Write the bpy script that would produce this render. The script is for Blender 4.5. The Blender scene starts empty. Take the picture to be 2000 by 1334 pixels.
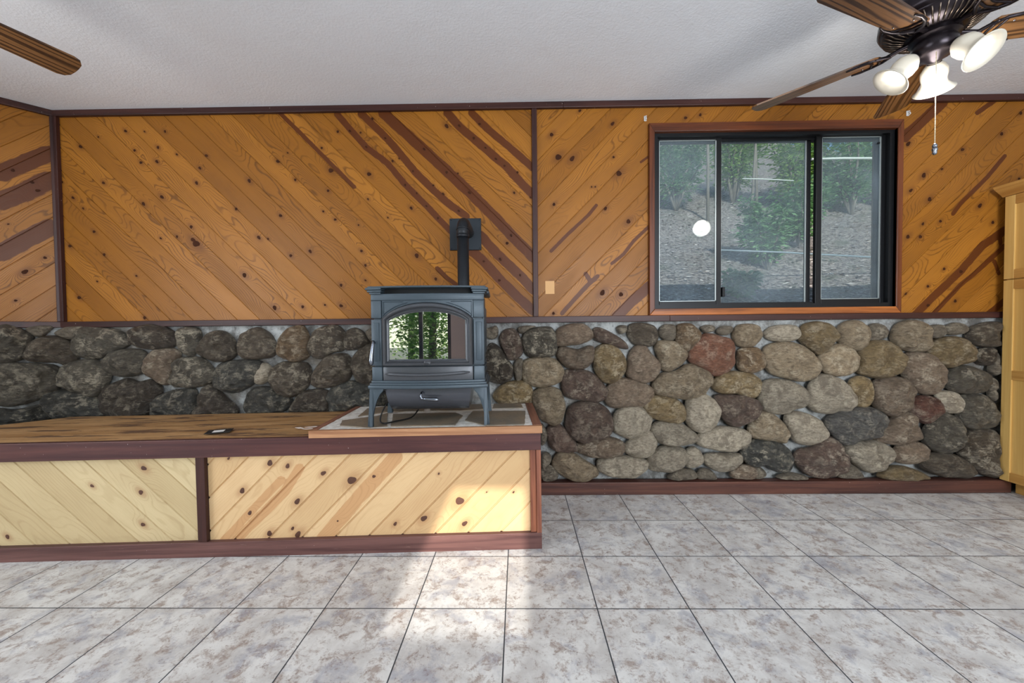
import bpy, bmesh, math, random
from mathutils import Vector, Matrix, noise
R = math.radians
rnd = random.Random(7)
SC = bpy.context.scene
COL = SC.collection

# ---------------------------------------------------------------- camera, world, sun, exposure
CH = 1.02
FPX, PITCH, YAW, ROLL = 767.571, .02574, -.01169, -.01025
_cp, _sp, _cy, _sy = math.cos(PITCH), math.sin(PITCH), math.cos(YAW), math.sin(YAW)
FW = Vector((_sy*_cp, _cy*_cp, -_sp)); _rt = Vector((_cy, -_sy, 0)); _up = _rt.cross(FW)
RT = _rt*math.cos(ROLL) + _up*math.sin(ROLL); UP = _up*math.cos(ROLL) - _rt*math.sin(ROLL)
CP = Vector((0, 0, CH))
cam_d = bpy.data.cameras.new('camera'); cam = bpy.data.objects.new('camera', cam_d); COL.objects.link(cam)
cam_d.sensor_width = 36; cam_d.lens = FPX/2000*36; cam_d.clip_start = .02
cam.matrix_world = Matrix(((RT.x, UP.x, -FW.x, 0), (RT.y, UP.y, -FW.y, 0), (RT.z, UP.z, -FW.z, CH), (0, 0, 0, 1)))
SC.camera = cam
SC.view_settings.view_transform = 'Standard'; SC.view_settings.look = 'None'
SC.view_settings.gamma = 1; SC.view_settings.use_curve_mapping = False
SC.view_settings.exposure = 0.12
try:
    SC.cycles.max_bounces = 8; SC.cycles.diffuse_bounces = 5; SC.cycles.transparent_max_bounces = 12
    SC.cycles.caustics_reflective = False; SC.cycles.caustics_refractive = False
    SC.cycles.sample_clamp_indirect = 4
except Exception: pass
W = bpy.data.worlds.new('sky'); SC.world = W; W.use_nodes = True
_nt = W.node_tree; _bg = _nt.nodes['Background']
_sk = _nt.nodes.new('ShaderNodeTexSky'); _sk.sky_type = 'HOSEK_WILKIE'; _sk.turbidity = 3.0
_sk.sun_direction = (0, -math.cos(R(25)), math.sin(R(25))); _sk.ground_albedo = .3
_nt.links.new(_sk.outputs[0], _bg.inputs[0]); _bg.inputs[1].default_value = 5.0
SUN_EL = R(25)
sd = bpy.data.lights.new('sun', 'SUN'); sd.energy = 5.2; sd.angle = R(.6); sd.color = (1, .94, .85)
so = bpy.data.objects.new('sun', sd); COL.objects.link(so); so.location = (0, -8, 6)
so.rotation_euler = (R(90)-SUN_EL, 0, 0)      # light travels towards +Y and down

def area(name, loc, rot, sx, sy, e, col):
    d = bpy.data.lights.new(name, 'AREA'); d.shape = 'RECTANGLE'; d.size = sx; d.size_y = sy; d.energy = e; d.color = col
    o = bpy.data.objects.new(name, d); COL.objects.link(o); o.location = loc; o.rotation_euler = rot
    return o
YF = -2.6                                     # inner face of the wall behind the camera
area('fill_light_front', (1.55, YF-.02, 1.35), (R(90), 0, 0), 2.1, 1.5, 165, (.86, .93, 1))  # added fill lamp behind the camera, brightens the whole room
area('fill_light_side', (-3.58, -.6, 1.4), (R(90), 0, R(-90)), 2.4, 1.5, 80, (.86, .93, 1))  # added fill lamp out of view on the left

# ---------------------------------------------------------------- picture ray helpers (metres in the room)
def ray(px, py): return FW + RT*((px-1000)/FPX) - UP*((py-667)/FPX)
def atY(px, py, Y): d = ray(px, py); return CP + d*(Y/d.y)
def atZ(px, py, Z): d = ray(px, py); return CP + d*((Z-CH)/d.z)

# ---------------------------------------------------------------- object helpers
def srgb(r, g, b):
    f = lambda c: (c/255/12.92) if c/255 <= .04045 else ((c/255+.055)/1.055)**2.4
    return (f(r), f(g), f(b), 1)
def obj(name, bm, m, parent=None, smooth=None):
    me = bpy.data.meshes.new(name)
    if isinstance(bm, bmesh.types.BMesh): bm.normal_update(); bm.to_mesh(me); bm.free()
    else: me.from_pydata(*bm)
    for mm in (m if isinstance(m, (list, tuple)) else [m]): me.materials.append(mm)
    o = bpy.data.objects.new(name, me); COL.objects.link(o)
    if parent is not None: o.parent = parent
    if smooth is not None:
        me.polygons.foreach_set('use_smooth', [True]*len(me.polygons))
        if smooth < 180:
            try: me.set_sharp_from_angle(angle=R(smooth))
            except Exception: pass
    return o
def tag(o, label, cat, group=None):
    o['label'] = label; o['category'] = cat
    if group: o['group'] = group
    return o
def thing(name, label, cat, loc=(0, 0, 0), rot=(0, 0, 0), group=None):
    o = bpy.data.objects.new(name, None); COL.objects.link(o); o.location = loc; o.rotation_euler = rot
    o.empty_display_size = .1
    return tag(o, label, cat, group)
def struct(o): o['kind'] = 'structure'; return o
def copy_tree(o, parent=None):
    c = o.copy(); COL.objects.link(c); c.parent = parent
    for ch in [k for k in COL.objects if k.parent == o]: copy_tree(ch, c)
    return c
def box(bm, x0, x1, y0, y1, z0, z1, bev=0, M=None, mi=0):
    vs = [Vector((x, y, z)) for x in (x0, x1) for y in (y0, y1) for z in (z0, z1)]
    v = [bm.verts.new(M @ p if M else p) for p in vs]
    fs = [bm.faces.new([v[i] for i in q]) for q in ((0,1,3,2),(4,6,7,5),(0,4,5,1),(2,3,7,6),(0,2,6,4),(1,5,7,3))]
    for f in fs: f.material_index = mi
    bmesh.ops.recalc_face_normals(bm, faces=fs)
    if bev:
        es = {e for f in fs for e in f.edges}
        r = bmesh.ops.bevel(bm, geom=list(es), offset=bev, segments=2, affect='EDGES', profile=.5, clamp_overlap=True)
        for f in r['faces']: f.material_index = mi
    return v
def boxo(name, m, parent, *a, **k):
    bm = bmesh.new(); box(bm, *a, **k); return obj(name, bm, m, parent)
def prism(bm, pts, y0, y1, bev=0, M=None, mi=0):
    """polygon pts (x,z), extruded from y0 (front) to y1"""
    f_ = [bm.verts.new((M @ Vector((x, y0, z))) if M else (x, y0, z)) for x, z in pts]
    b_ = [bm.verts.new((M @ Vector((x, y1, z))) if M else (x, y1, z)) for x, z in pts]
    n = len(pts); fs = [bm.faces.new(f_), bm.faces.new(b_[::-1])]
    for i in range(n): fs.append(bm.faces.new((f_[i], b_[i], b_[(i+1) % n], f_[(i+1) % n])))
    bmesh.ops.recalc_face_normals(bm, faces=fs)
    for f in fs: f.material_index = mi
    if bev:
        es = {e for e in fs[0].edges}
        bmesh.ops.bevel(bm, geom=list(es), offset=bev, segments=2, affect='EDGES', profile=.5, clamp_overlap=True)
def tube(bm, pts, r, n=12, cap=True, mi=0):
    pts = [Vector(p) for p in pts]; rs = r if isinstance(r, (list, tuple)) else [r]*len(pts)
    up = Vector((0, 0, 1)); prev = None; rings = []
    for i, p in enumerate(pts):
        t = (pts[min(i+1, len(pts)-1)] - pts[max(i-1, 0)]).normalized()
        if prev is None:
            a = up if abs(t.z) < .9 else Vector((1, 0, 0)); u = t.cross(a).normalized()
        else: u = (prev - t*prev.dot(t)).normalized()
        prev = u; w = t.cross(u)
        rings.append([bm.verts.new(p + (u*math.cos(2*math.pi*k/n) + w*math.sin(2*math.pi*k/n))*rs[i]) for k in range(n)])
    for a, b in zip(rings, rings[1:]):
        for k in range(n):
            f = bm.faces.new((a[k], a[(k+1) % n], b[(k+1) % n], b[k])); f.smooth = True; f.material_index = mi
    if cap:
        bm.faces.new(rings[0][::-1]).material_index = mi; bm.faces.new(rings[-1]).material_index = mi
def lathe(bm, prof, n=32, M=None, mi=0):
    rings = []
    for r, z in prof:
        rings.append([bm.verts.new((M or Matrix()) @ Vector((r*math.cos(2*math.pi*k/n), r*math.sin(2*math.pi*k/n), z))) for k in range(n)])
    fs = []
    for a, b in zip(rings, rings[1:]):
        for k in range(n):
            f = bm.faces.new((a[k], a[(k+1) % n], b[(k+1) % n], b[k])); f.smooth = True; f.material_index = mi; fs.append(f)
    bmesh.ops.recalc_face_normals(bm, faces=fs)
    return rings

# ---------------------------------------------------------------- material helpers
class G:
    def __init__(s, name):
        s.m = bpy.data.materials.new(name); s.m.use_nodes = True; s.t = s.m.node_tree
        s.b = s.t.nodes['Principled BSDF']; s.out = s.t.nodes['Material Output']
    def n(s, typ, ins=None, **props):
        d = s.t.nodes.new('ShaderNode'+typ)
        for k, v in props.items(): setattr(d, k, v)
        for k, v in (ins or {}).items():
            if isinstance(v, bpy.types.NodeSocket): s.t.links.new(v, d.inputs[k])
            else: d.inputs[k].default_value = v
        return d
    def set(s, **k):
        for a, v in k.items():
            i = s.b.inputs[a.replace('_', ' ')]
            if isinstance(v, bpy.types.NodeSocket): s.t.links.new(v, i)
            else: i.default_value = v
    def math(s, op, a, b=0., c=0.): return s.n('Math', {0: a, 1: b, 2: c}, operation=op).outputs[0]
    def mix(s, f, a, b, mode='MIX'):
        d = s.n('Mix', None, data_type='RGBA', blend_type=mode)
        for k, v in ((0, f), (6, a), (7, b)):
            if isinstance(v, bpy.types.NodeSocket): s.t.links.new(v, d.inputs[k])
            else: d.inputs[k].default_value = v
        return d.outputs[2]
    def step(s, v, a, b): return s.n('MapRange', {0: v, 1: a, 2: b}, interpolation_type='SMOOTHSTEP').outputs[0]
    def noise(s, vec, scale, detail=4, rough=.5, dist=0., **k):
        return s.n('TexNoise', {'Vector': vec, 'Scale': scale, 'Detail': detail, 'Roughness': rough, 'Distortion': dist}, **k).outputs[0]
    def coord(s, which='Object'): return s.n('TexCoord').outputs[which]
    def scl(s, vec, x, y, z): return s.n('Mapping', {'Vector': vec, 'Scale': (x, y, z)}).outputs[0]
    def attr(s, name): return s.n('Attribute', attribute_name=name).outputs['Fac']
    def bump(s, h, strength=.3, dist=.01, nrm=None):
        i = {'Height': h, 'Strength': strength, 'Distance': dist}
        if nrm is not None: i['Normal'] = nrm
        return s.n('Bump', i).outputs[0]

def m_plank(name, lo, hi, ringc, streakc, haloc, ringa=.8, rough=.38, ringp=9.5):
    g = G(name); uv = g.coord('UV')
    tone = g.attr('tone')
    base = g.mix(tone, lo, hi)
    n1 = g.noise(g.scl(uv, 2.2, 9, 1), 1, 4, .6)
    base = g.mix(g.math('MULTIPLY', g.step(n1, .35, .75), .5), base, g.mix(.5, base, ringc), 'MIX')
    fine = g.noise(g.scl(uv, 9, 420, 1), 1, 3, .6)
    base = g.mix(g.math('MULTIPLY', g.step(fine, .5, .78), .28), base, ringc)
    ring = g.attr('ring')
    w = g.noise(g.scl(uv, 14, 60, 1), 1, 3, .6)
    ph = g.math('ADD', g.math('MULTIPLY', ring, 1000/ringp), g.math('MULTIPLY', w, .35))
    fr = g.math('FRACT', ph)
    line = g.math('MULTIPLY', g.step(fr, .62, .86), g.math('SUBTRACT', 1, g.step(fr, .9, 1.0)))
    vis = g.step(g.noise(g.scl(uv, 1.2, 4, 1), 1.3, 2, .5), .33, .62)
    lf = g.math('MULTIPLY', g.math('MULTIPLY', line, g.math('ADD', g.math('MULTIPLY', vis, .8), .2)), ringa)
    col = g.mix(lf, base, ringc)
    halo = g.attr('halo')
    col = g.mix(g.math('MULTIPLY', g.step(halo, .15, 1.0), .6), col, haloc)
    st = g.math('ADD', g.attr('streak'), g.math('MULTIPLY', g.math('SUBTRACT', w, .5), .25))
    sm = g.step(st, .46, .54)
    stc = g.mix(g.math('MULTIPLY', line, .3), streakc, haloc)
    col = g.mix(g.math('MULTIPLY', sm, .92), col, stc)
    g.set(Base_Color=col, Roughness=g.math('ADD', g.math('MULTIPLY', n1, .25), rough-.1))
    g.set(Normal=g.bump(g.math('ADD', g.math('MULTIPLY', fine, .5), g.math('MULTIPLY', line, .5)), .12, .002))
    g.set(**{'Specular_IOR_Level': .25})
    return g.m
def m_wood(name, axis, base, dark, rough=.5, scuff=None, k=1.0, spec=.3):
    g = G(name); c = g.coord('Object')
    s = [26., 26., 26.]; s[axis] = 1.1; f = [240., 240., 240.]; f[axis] = 6
    a = g.noise(g.scl(c, *s), k, 5, .6, .4); b = g.noise(g.scl(c, *f), 1, 3, .6)
    col = g.mix(g.step(a, .3, .7), dark, base)
    col = g.mix(g.math('MULTIPLY', g.step(b, .5, .75), .4), col, dark)
    if scuff:
        sc = g.noise(g.scl(c, 9, 9, 60), 1, 6, .7); sc2 = g.noise(c, 120, 2, .5)
        col = g.mix(g.math('MULTIPLY', g.step(sc, .62, .74), .35), col, scuff)
        col = g.mix(g.step(sc2, .765, .785), col, (.7, .68, .65, 1))
    g.set(Base_Color=col, Roughness=rough, Normal=g.bump(b, .15, .002)); g.set(**{'Specular_IOR_Level': spec})
    return g.m
def m_plain(name, col, rough=.5, metal=0., bumpsc=0, bs=.1, spec=.5, var=.0):
    g = G(name); c = g.coord('Object')
    cc = col
    if var: cc = g.mix(g.math('MULTIPLY', g.step(g.noise(c, 9, 4, .6), .3, .7), var), col, (col[0]*.5, col[1]*.5, col[2]*.5, 1))
    g.set(Base_Color=cc, Roughness=rough, Metallic=metal); g.set(**{'Specular_IOR_Level': spec})
    if bumpsc: g.set(Normal=g.bump(g.noise(c, bumpsc, 3, .6), bs, .002))
    return g.m

M_pine = m_plank('amber pine boards', srgb(138, 87, 26), srgb(160, 104, 36), srgb(86, 50, 16), srgb(78, 36, 14), srgb(96, 54, 22), .7, .38, 8.2)
M_pale = m_plank('pale raw pine boards', srgb(196, 162, 118), srgb(214, 182, 138), srgb(168, 124, 82), srgb(188, 144, 100), srgb(160, 118, 80), .25, .5, 12)
M_pale_grey = m_plank('greyed raw pine boards', srgb(184, 162, 122), srgb(202, 182, 142), srgb(150, 122, 84), srgb(180, 146, 104), srgb(150, 110, 76), .3, .5, 12)
M_knot = m_plain('dark wood knots', srgb(62, 32, 14), .7, var=.6, spec=.15)
M_knotp = m_plain('brown wood knots', srgb(84, 50, 34), .55, var=.6)
RED, DRED = srgb(70, 40, 34), srgb(46, 26, 25)
M_trim = {a: m_wood('dark stained redwood trim %d' % a, a, RED, DRED, .42, srgb(128, 92, 80)) for a in (0, 1, 2)}
M_base = m_wood('scuffed redwood board', 0, srgb(112, 78, 72), srgb(74, 48, 46), .5, srgb(156, 130, 118))
M_casing = {a: m_wood('red brown window casing %d' % a, a, srgb(110, 58, 30), srgb(66, 34, 22), .35) for a in (0, 2)}
M_sill = m_wood('orange window stool wood', 0, srgb(176, 104, 50), srgb(104, 56, 26), .35)
M_lip = m_wood('light redwood edging', 0, srgb(186, 140, 102), srgb(134, 90, 62), .55, srgb(206, 170, 136))
M_lipy = m_wood('redwood edging side', 1, srgb(150, 104, 82), srgb(98, 62, 50), .55, srgb(186, 150, 126))
M_maple = m_wood('honey maple cabinet wood', 2, srgb(216, 178, 108), srgb(190, 146, 78), .4, None, .5)
M_mapleh = m_wood('honey maple cabinet rails', 1, srgb(198, 152, 84), srgb(170, 122, 62), .4)
M_blade = m_wood('walnut laminate fan blade', 0, srgb(136, 98, 62), srgb(54, 34, 22), .32, None, .7, spec=.5)
M_black = m_plain('black aluminium window frame', srgb(16, 17, 20), .42, .3, spec=.4)
M_bead = m_plain('silver glazing bead', srgb(160, 168, 168), .4, .6)
M_bronze = m_plain('oil rubbed bronze', srgb(44, 38, 42), .28, .75, var=.4)
M_bronze_hi = m_plain('brushed bronze ribs', srgb(104, 92, 82), .3, .9)
M_chain = m_plain('brass bead chain', srgb(206, 196, 166), .3, .7)
M_chrome = m_plain('polished steel', srgb(130, 136, 146), .24, 1.0)
M_hook = m_plain('clear plastic hook', srgb(205, 205, 205), .3)

g = G('painted textured ceiling'); c = g.coord('Object')
big = g.noise(c, .8, 3, .5); sm_ = g.noise(c, 90, 3, .6); md = g.noise(c, 7, 4, .5)
g.set(Base_Color=g.mix(big, srgb(220, 225, 232), srgb(228, 231, 237)), Roughness=.8,
      Normal=g.bump(md, .12, .02, g.bump(sm_, .45, .004))); M_ceil = g.m

# ---- floor tiles
TT, TX0, TY0, TPHI = .33611, -.05674, 1.42016, -.00487
g = G('mottled ceramic floor tiles'); c = g.coord('Object')
mp = g.n('Mapping', {'Vector': c, 'Location': (0, 0, 0), 'Rotation': (0, 0, -TPHI)}).outputs[0]
mp = g.n('VectorMath', {0: mp, 1: (TX0, TY0, 0)}, operation='SUBTRACT').outputs[0]
mp = g.n('VectorMath', {0: mp, 'Scale': 1/TT}, operation='SCALE').outputs[0]
sx = g.n('SeparateXYZ', {0: mp}); 
def dedge(v):
    f = g.math('FRACT', g.math('ADD', v, 100)); return g.math('MINIMUM', f, g.math('SUBTRACT', 1, f))
de = g.math('MINIMUM', dedge(sx.outputs[0]), dedge(sx.outputs[1]))
grout = g.math('SUBTRACT', 1, g.step(de, .004, .0085))
cell = g.n('VectorMath', {0: mp}, operation='FLOOR').outputs[0]
wn = g.n('TexWhiteNoise', {'Vector': cell}).outputs['Color']
off = g.n('VectorMath', {0: wn, 'Scale': 9.}, operation='SCALE').outputs[0]
tc = g.n('VectorMath', {0: mp, 1: off}, operation='ADD').outputs[0]
a1 = g.noise(tc, 2.2, 8, .66, .3); a2 = g.noise(tc, 7., 9, .74, .5); a3 = g.noise(tc, 34, 6, .78)
a4 = g.noise(g.scl(tc, 1, 1, 7), 3.1, 7, .7, .4)
col = g.mix(g.step(a1, .36, .66), srgb(214, 213, 210), srgb(186, 183, 180))
col = g.mix(g.math('MULTIPLY', g.step(a2, .49, .64), .8), col, srgb(150, 134, 124))
col = g.mix(g.math('MULTIPLY', g.step(a4, .50, .66), .6), col, srgb(146, 148, 160))
col = g.mix(g.math('MULTIPLY', g.math('MULTIPLY', g.step(a3, .5, .66), g.step(a2, .40, .56)), .75), col, srgb(116, 98, 90))
col = g.mix(g.math('MULTIPLY', g.step(a3, .56, .40), .0), col, srgb(226, 222, 216))
col = g.mix(grout, col, srgb(46, 52, 58))
g.set(Base_Color=col, Roughness=g.math('ADD', .42, g.math('MULTIPLY', a2, .25)),
      Normal=g.bump(g.math('SUBTRACT', g.math('MULTIPLY', a3, .4), grout), .22, .003))
g.set(**{'Specular_IOR_Level': .35}); M_floor = g.m

# ---- stones and mortar
g = G('river stone'); c = g.coord('Object'); oc = g.n('ObjectInfo')
rv = g.n('VectorMath', {0: c, 1: g.n('CombineXYZ', {0: g.math('MULTIPLY', oc.outputs['Random'], 37), 1: g.math('MULTIPLY', oc.outputs['Random'], 11)}).outputs[0]}, operation='ADD').outputs[0]
p1 = g.noise(rv, 9, 7, .68, .3); p2 = g.noise(rv, 17, 9, .72, .35); p3 = g.noise(g.scl(rv, 1, 1, 2.4), 48, 8, .76)
p4 = g.n('TexNoise', {'Vector': g.scl(rv, 1, 1, 1.6), 'Scale': 24., 'Detail': 7., 'Roughness': .62}, noise_type='RIDGED_MULTIFRACTAL').outputs[0]
base = g.mix(.20, oc.outputs['Color'], srgb(124, 108, 86))
dk = g.mix(1., base, (.40, .38, .37, 1), 'MULTIPLY'); lt = g.mix(.55, base, srgb(208, 196, 172))
amt = g.math('ADD', .35, g.math('MULTIPLY', oc.outputs['Random'], .6))
col = g.mix(g.step(p1, .36, .56), dk, base); col = g.mix(g.math('MULTIPLY', g.step(p2, .48, .58), amt), col, lt)
col = g.mix(g.math('MULTIPLY', g.step(p3, .47, .58), .85), col, dk); col = g.mix(g.math('MULTIPLY', g.step(p3, .44, .32), .35), col, lt)
crack = g.math('MULTIPLY', g.step(p4, .9, .35), g.step(p1, .42, .6))
col = g.mix(g.math('MULTIPLY', crack, .6), col, dk)
hgt = g.math('ADD', g.math('ADD', g.math('MULTIPLY', p2, .9), g.math('MULTIPLY', p3, .45)), g.math('MULTIPLY', p4, .5))
g.set(Base_Color=col, Roughness=g.math('ADD', .16, g.math('MULTIPLY', p2, .6)), Normal=g.bump(hgt, 1., .026))
g.set(**{'Specular_IOR_Level': .55}); M_stone = g.m
g = G('rough lime mortar'); c = g.coord('Object')
q1 = g.noise(c, 9, 6, .7); q2 = g.noise(c, 60, 6, .75); q3 = g.noise(c, 3.3, 3, .6)
col = g.mix(g.step(q1, .35, .62), srgb(112, 110, 106), srgb(190, 192, 190))
col = g.mix(g.math('MULTIPLY', g.step(q3, .52, .64), .6), col, srgb(112, 100, 84))
col = g.mix(g.math('MULTIPLY', g.step(q2, .55, .65), .55), col, srgb(76, 74, 72))
g.set(Base_Color=col, Roughness=.85, Normal=g.bump(q2, .9, .012)); M_mortar = g.m

# ---------------------------------------------------------------- diagonal boarding
def boards(name, parent, M, x0, x1, z0, z1, sgn, s0, pitch, mats, knots=(), streaks=(), flip=None, seed=1, hole=None, step=.011, ksz=1., gd=.0035, gw=.0022):
    """boards in a local plane: x to the right, z up, front faces -y.  sgn=+1: grooves x+z=const ('\\'); -1: x-z=const ('/')."""
    rr = random.Random(seed)
    if sgn > 0: A = Vector((1, 0, -1)).normalized(); B = Vector((1, 0, 1)).normalized(); ks = (x0+z0, x1+z1)
    else: A = Vector((1, 0, 1)).normalized(); B = Vector((1, 0, -1)).normalized(); ks = (x0-z1, x1-z0)
    wd = pitch/math.sqrt(2)
    k0 = int(math.floor((ks[0]-s0)/pitch)); k1 = int(math.ceil((ks[1]-s0)/pitch))
    corners = [Vector((x, 0, z)) for x in (x0, x1) for z in (z0, z1)]
    bm = bmesh.new(); uvl = bm.loops.layers.uv.new('UVMap')
    LR = bm.verts.layers.float.new('ring'); LS = bm.verts.layers.float.new('streak'); LT = bm.verts.layers.float.new('tone'); LH = bm.verts.layers.float.new('halo')
    kn = [(Vector((kx, 0, kz)), kr) for kx, kz, kr in knots]
    for k in range(k0, k1):
        b0 = (s0+k*pitch)/math.sqrt(2)
        # overlap of this strip with the rectangle along A
        lo, hi = 1e9, -1e9
        cs = [c_.dot(A) for c_ in corners]
        # clip range: sample corners of strip/rect intersection
        for bb in (b0, b0+wd*.5, b0+wd):
            for (fx, v) in ((0, x0), (0, x1), (1, z0), (1, z1)):
                # point = A*a + B*bb ; solve for a on that side
                comp = (lambda q: q.x) if fx == 0 else (lambda q: q.z)
                a = (v - comp(B)*bb)/comp(A)
                pnt = A*a + B*bb
                if x0-1e-6 <= pnt.x <= x1+1e-6 and z0-1e-6 <= pnt.z <= z1+1e-6: lo = min(lo, a); hi = max(hi, a)
        for c_ in corners:
            if b0 <= c_.dot(B) <= b0+wd: lo = min(lo, c_.dot(A)); hi = max(hi, c_.dot(A))
        if hi <= lo: continue
        lo -= .004; hi += .004
        sub = bmesh.new(); suv = sub.loops.layers.uv.new('UVMap')
        na = max(1, int((hi-lo)/step)); nb = max(4, int(wd/step))
        prof = [(0, gd), (gw, gd), (gw+.002, 0)] + [(gw+.002+(wd-2*gw-.002)*j/nb, 0) for j in range(1, nb)] + [(wd-gw, 0), (wd, gd)]
        grid = [[sub.verts.new(A*(lo+(hi-lo)*i/na) + B*(b0+v) + Vector((0, d, 0))) for v, d in prof] for i in range(na+1)]
        for i in range(na):
            for j in range(len(prof)-1):
                sub.faces.new((grid[i][j], grid[i+1][j], grid[i+1][j+1], grid[i][j+1]))
        for co, no in (((x0, 0, 0), (-1, 0, 0)), ((x1, 0, 0), (1, 0, 0)), ((0, 0, z0), (0, 0, -1)), ((0, 0, z1), (0, 0, 1))):
            bmesh.ops.bisect_plane(sub, geom=sub.verts[:]+sub.edges[:]+sub.faces[:], plane_co=co, plane_no=no, clear_outer=True)
        if hole:
            hx0, hx1, hz0, hz1 = hole
            for co, no in (((hx0, 0, 0), (1, 0, 0)), ((hx1, 0, 0), (1, 0, 0)), ((0, 0, hz0), (0, 0, 1)), ((0, 0, hz1), (0, 0, 1))):
                bmesh.ops.bisect_plane(sub, geom=sub.verts[:]+sub.edges[:]+sub.faces[:], plane_co=co, plane_no=no)
            dead = [f for f in sub.faces if hx0 < f.calc_center_median().x < hx1 and hz0 < f.calc_center_median().z < hz1]
            bmesh.ops.delete(sub, geom=dead, context='FACES')
        tone = rr.random(); sd_ = rr.random()*50; slope = rr.uniform(.25, .8)*(1 if rr.random() < .5 else -1)
        mk = [(p, r_) for p, r_ in kn if b0-.05 < p.dot(B) < b0+wd+.05]
        vm = {}
        for v in sub.verts:
            a = v.co.dot(A); b = v.co.dot(B)-b0
            F = b*slope + .10*noise.noise(Vector((a*1.1, b*5+sd_, sd_))) + .03*noise.noise(Vector((a*4, b*14, sd_)))
            h_ = 0
            for p, r_ in mk:
                da = a-p.dot(A); db = v.co.dot(B)-p.dot(B); q = (da/(r_*4.5))**2 + (db/(r_*2.4))**2
                if q < 9: F += .045*math.exp(-q*.9)*(1 if slope > 0 else -1); h_ = max(h_, math.exp(-q*1.3))
            st = 0
            for pts, hw in streaks:
                for (ax, az, bx, bz) in pts:
                    P, Q = Vector((ax, 0, az)), Vector((bx, 0, bz)); D = Q-P; L = D.length
                    if L < 1e-6: continue
                    t = min(1, max(0, (v.co-P).dot(D)/(L*L))); vv = v.co.copy(); vv.y = 0
                    dd = (vv-(P+D*t)).length/hw; st = max(st, 1-dd*.5)
            nv = bm.verts.new(M @ v.co); nv[LR] = F; nv[LS] = st; nv[LT] = tone; nv[LH] = h_; vm[v] = (nv, a, b)
        for f in sub.faces:
            try: nf = bm.faces.new([vm[v][0] for v in f.verts])
            except ValueError: continue
            for lp, v in zip(nf.loops, f.verts): lp[uvl].uv = (vm[v][1]+sd_, vm[v][2]+sd_*.37)
        sub.free()
    # knots: thin plugs set in the boards
    for p, r_ in kn:
        if not (x0+.01 < p.x < x1-.01 and z0+.01 < p.z < z1-.01): continue
        if hole and hole[0]-.01 < p.x < hole[1]+.01 and hole[2]-.01 < p.z < hole[3]+.01: continue
        n = 14; ph = rr.random()*6; r1 = r_*ksz
        ring = []
        for i in range(n):
            t = 2*math.pi*i/n; q = r1*(1+.13*math.sin(2*t+ph)+.08*math.sin(3*t+ph))
            ring.append(bm.verts.new(M @ (p + A*(q*1.12*math.cos(t)) + B*(q*.9*math.sin(t)) + Vector((0, -.0008, 0)))))
        cv = bm.verts.new(M @ (p + Vector((0, -.0014, 0))))
        for i in range(n):
            f = bm.faces.new((ring[i], ring[(i+1) % n], cv)); f.material_index = 1
            for lp in f.loops: lp[uvl].uv = (0, 0)
    bm.normal_update()
    o = obj(name, bm, mats, parent)
    return o

def toplane(pts, s, ox, oy, Minv, Y):
    """crop coordinates -> local x,z (+ radius) in a panel plane"""
    out = []
    for p in pts:
        w = Minv @ atY(ox+p[0]/s, oy+p[1]/s, Y)
        out.append((w.x, w.z, p[2]/s/311*1.25) if len(p) > 2 else (w.x, w.z))
    return out
def hitplane(px, py, M):
    """ray hit with the y=0 plane of matrix M, in local coordinates"""
    Mi = M.inverted(); o = Mi @ CP; d = (Mi.to_3x3() @ ray(px, py)); t = -o.y/d.y
    return o + d*t
def onpl(pts, s, ox, oy, M):
    out = []
    for p in pts:
        w = hitplane(ox+p[0]/s, oy+p[1]/s, M); out.append((w.x, w.z, p[2]/s/311*.95) if len(p) > 2 else (w.x, w.z))
    return out
def segs(pts): return [(a[0], a[1], b[0], b[1]) for a, b in zip(pts, pts[1:])]

YP = 2.47            # face of the boarding
ZC = 2.426           # ceiling
ZR0, ZR1 = 1.073, 1.110   # chair rail
XC = -2.886          # left corner
XRW = 3.62
MB = Matrix.Translation((0, YP, 0))
LDIR = Vector((-math.sqrt(.5), -math.sqrt(.5), 0))
# left angled wall frame: local x runs towards the corner (left to right as seen), y into the wall
ML = Matrix(((-LDIR.x, -math.sqrt(.5), 0, XC), (-LDIR.y, math.sqrt(.5), 0, YP), (0, 0, 1, 0), (0, 0, 0, 1)))
LL = 1.15            # length of the angled wall

wall_back = struct(boxo('wall_back', M_mortar, None, XC-.02, XRW+.1, YP+.12, YP+.16, 1.0, 1.09))  # core strip; parts below
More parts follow.
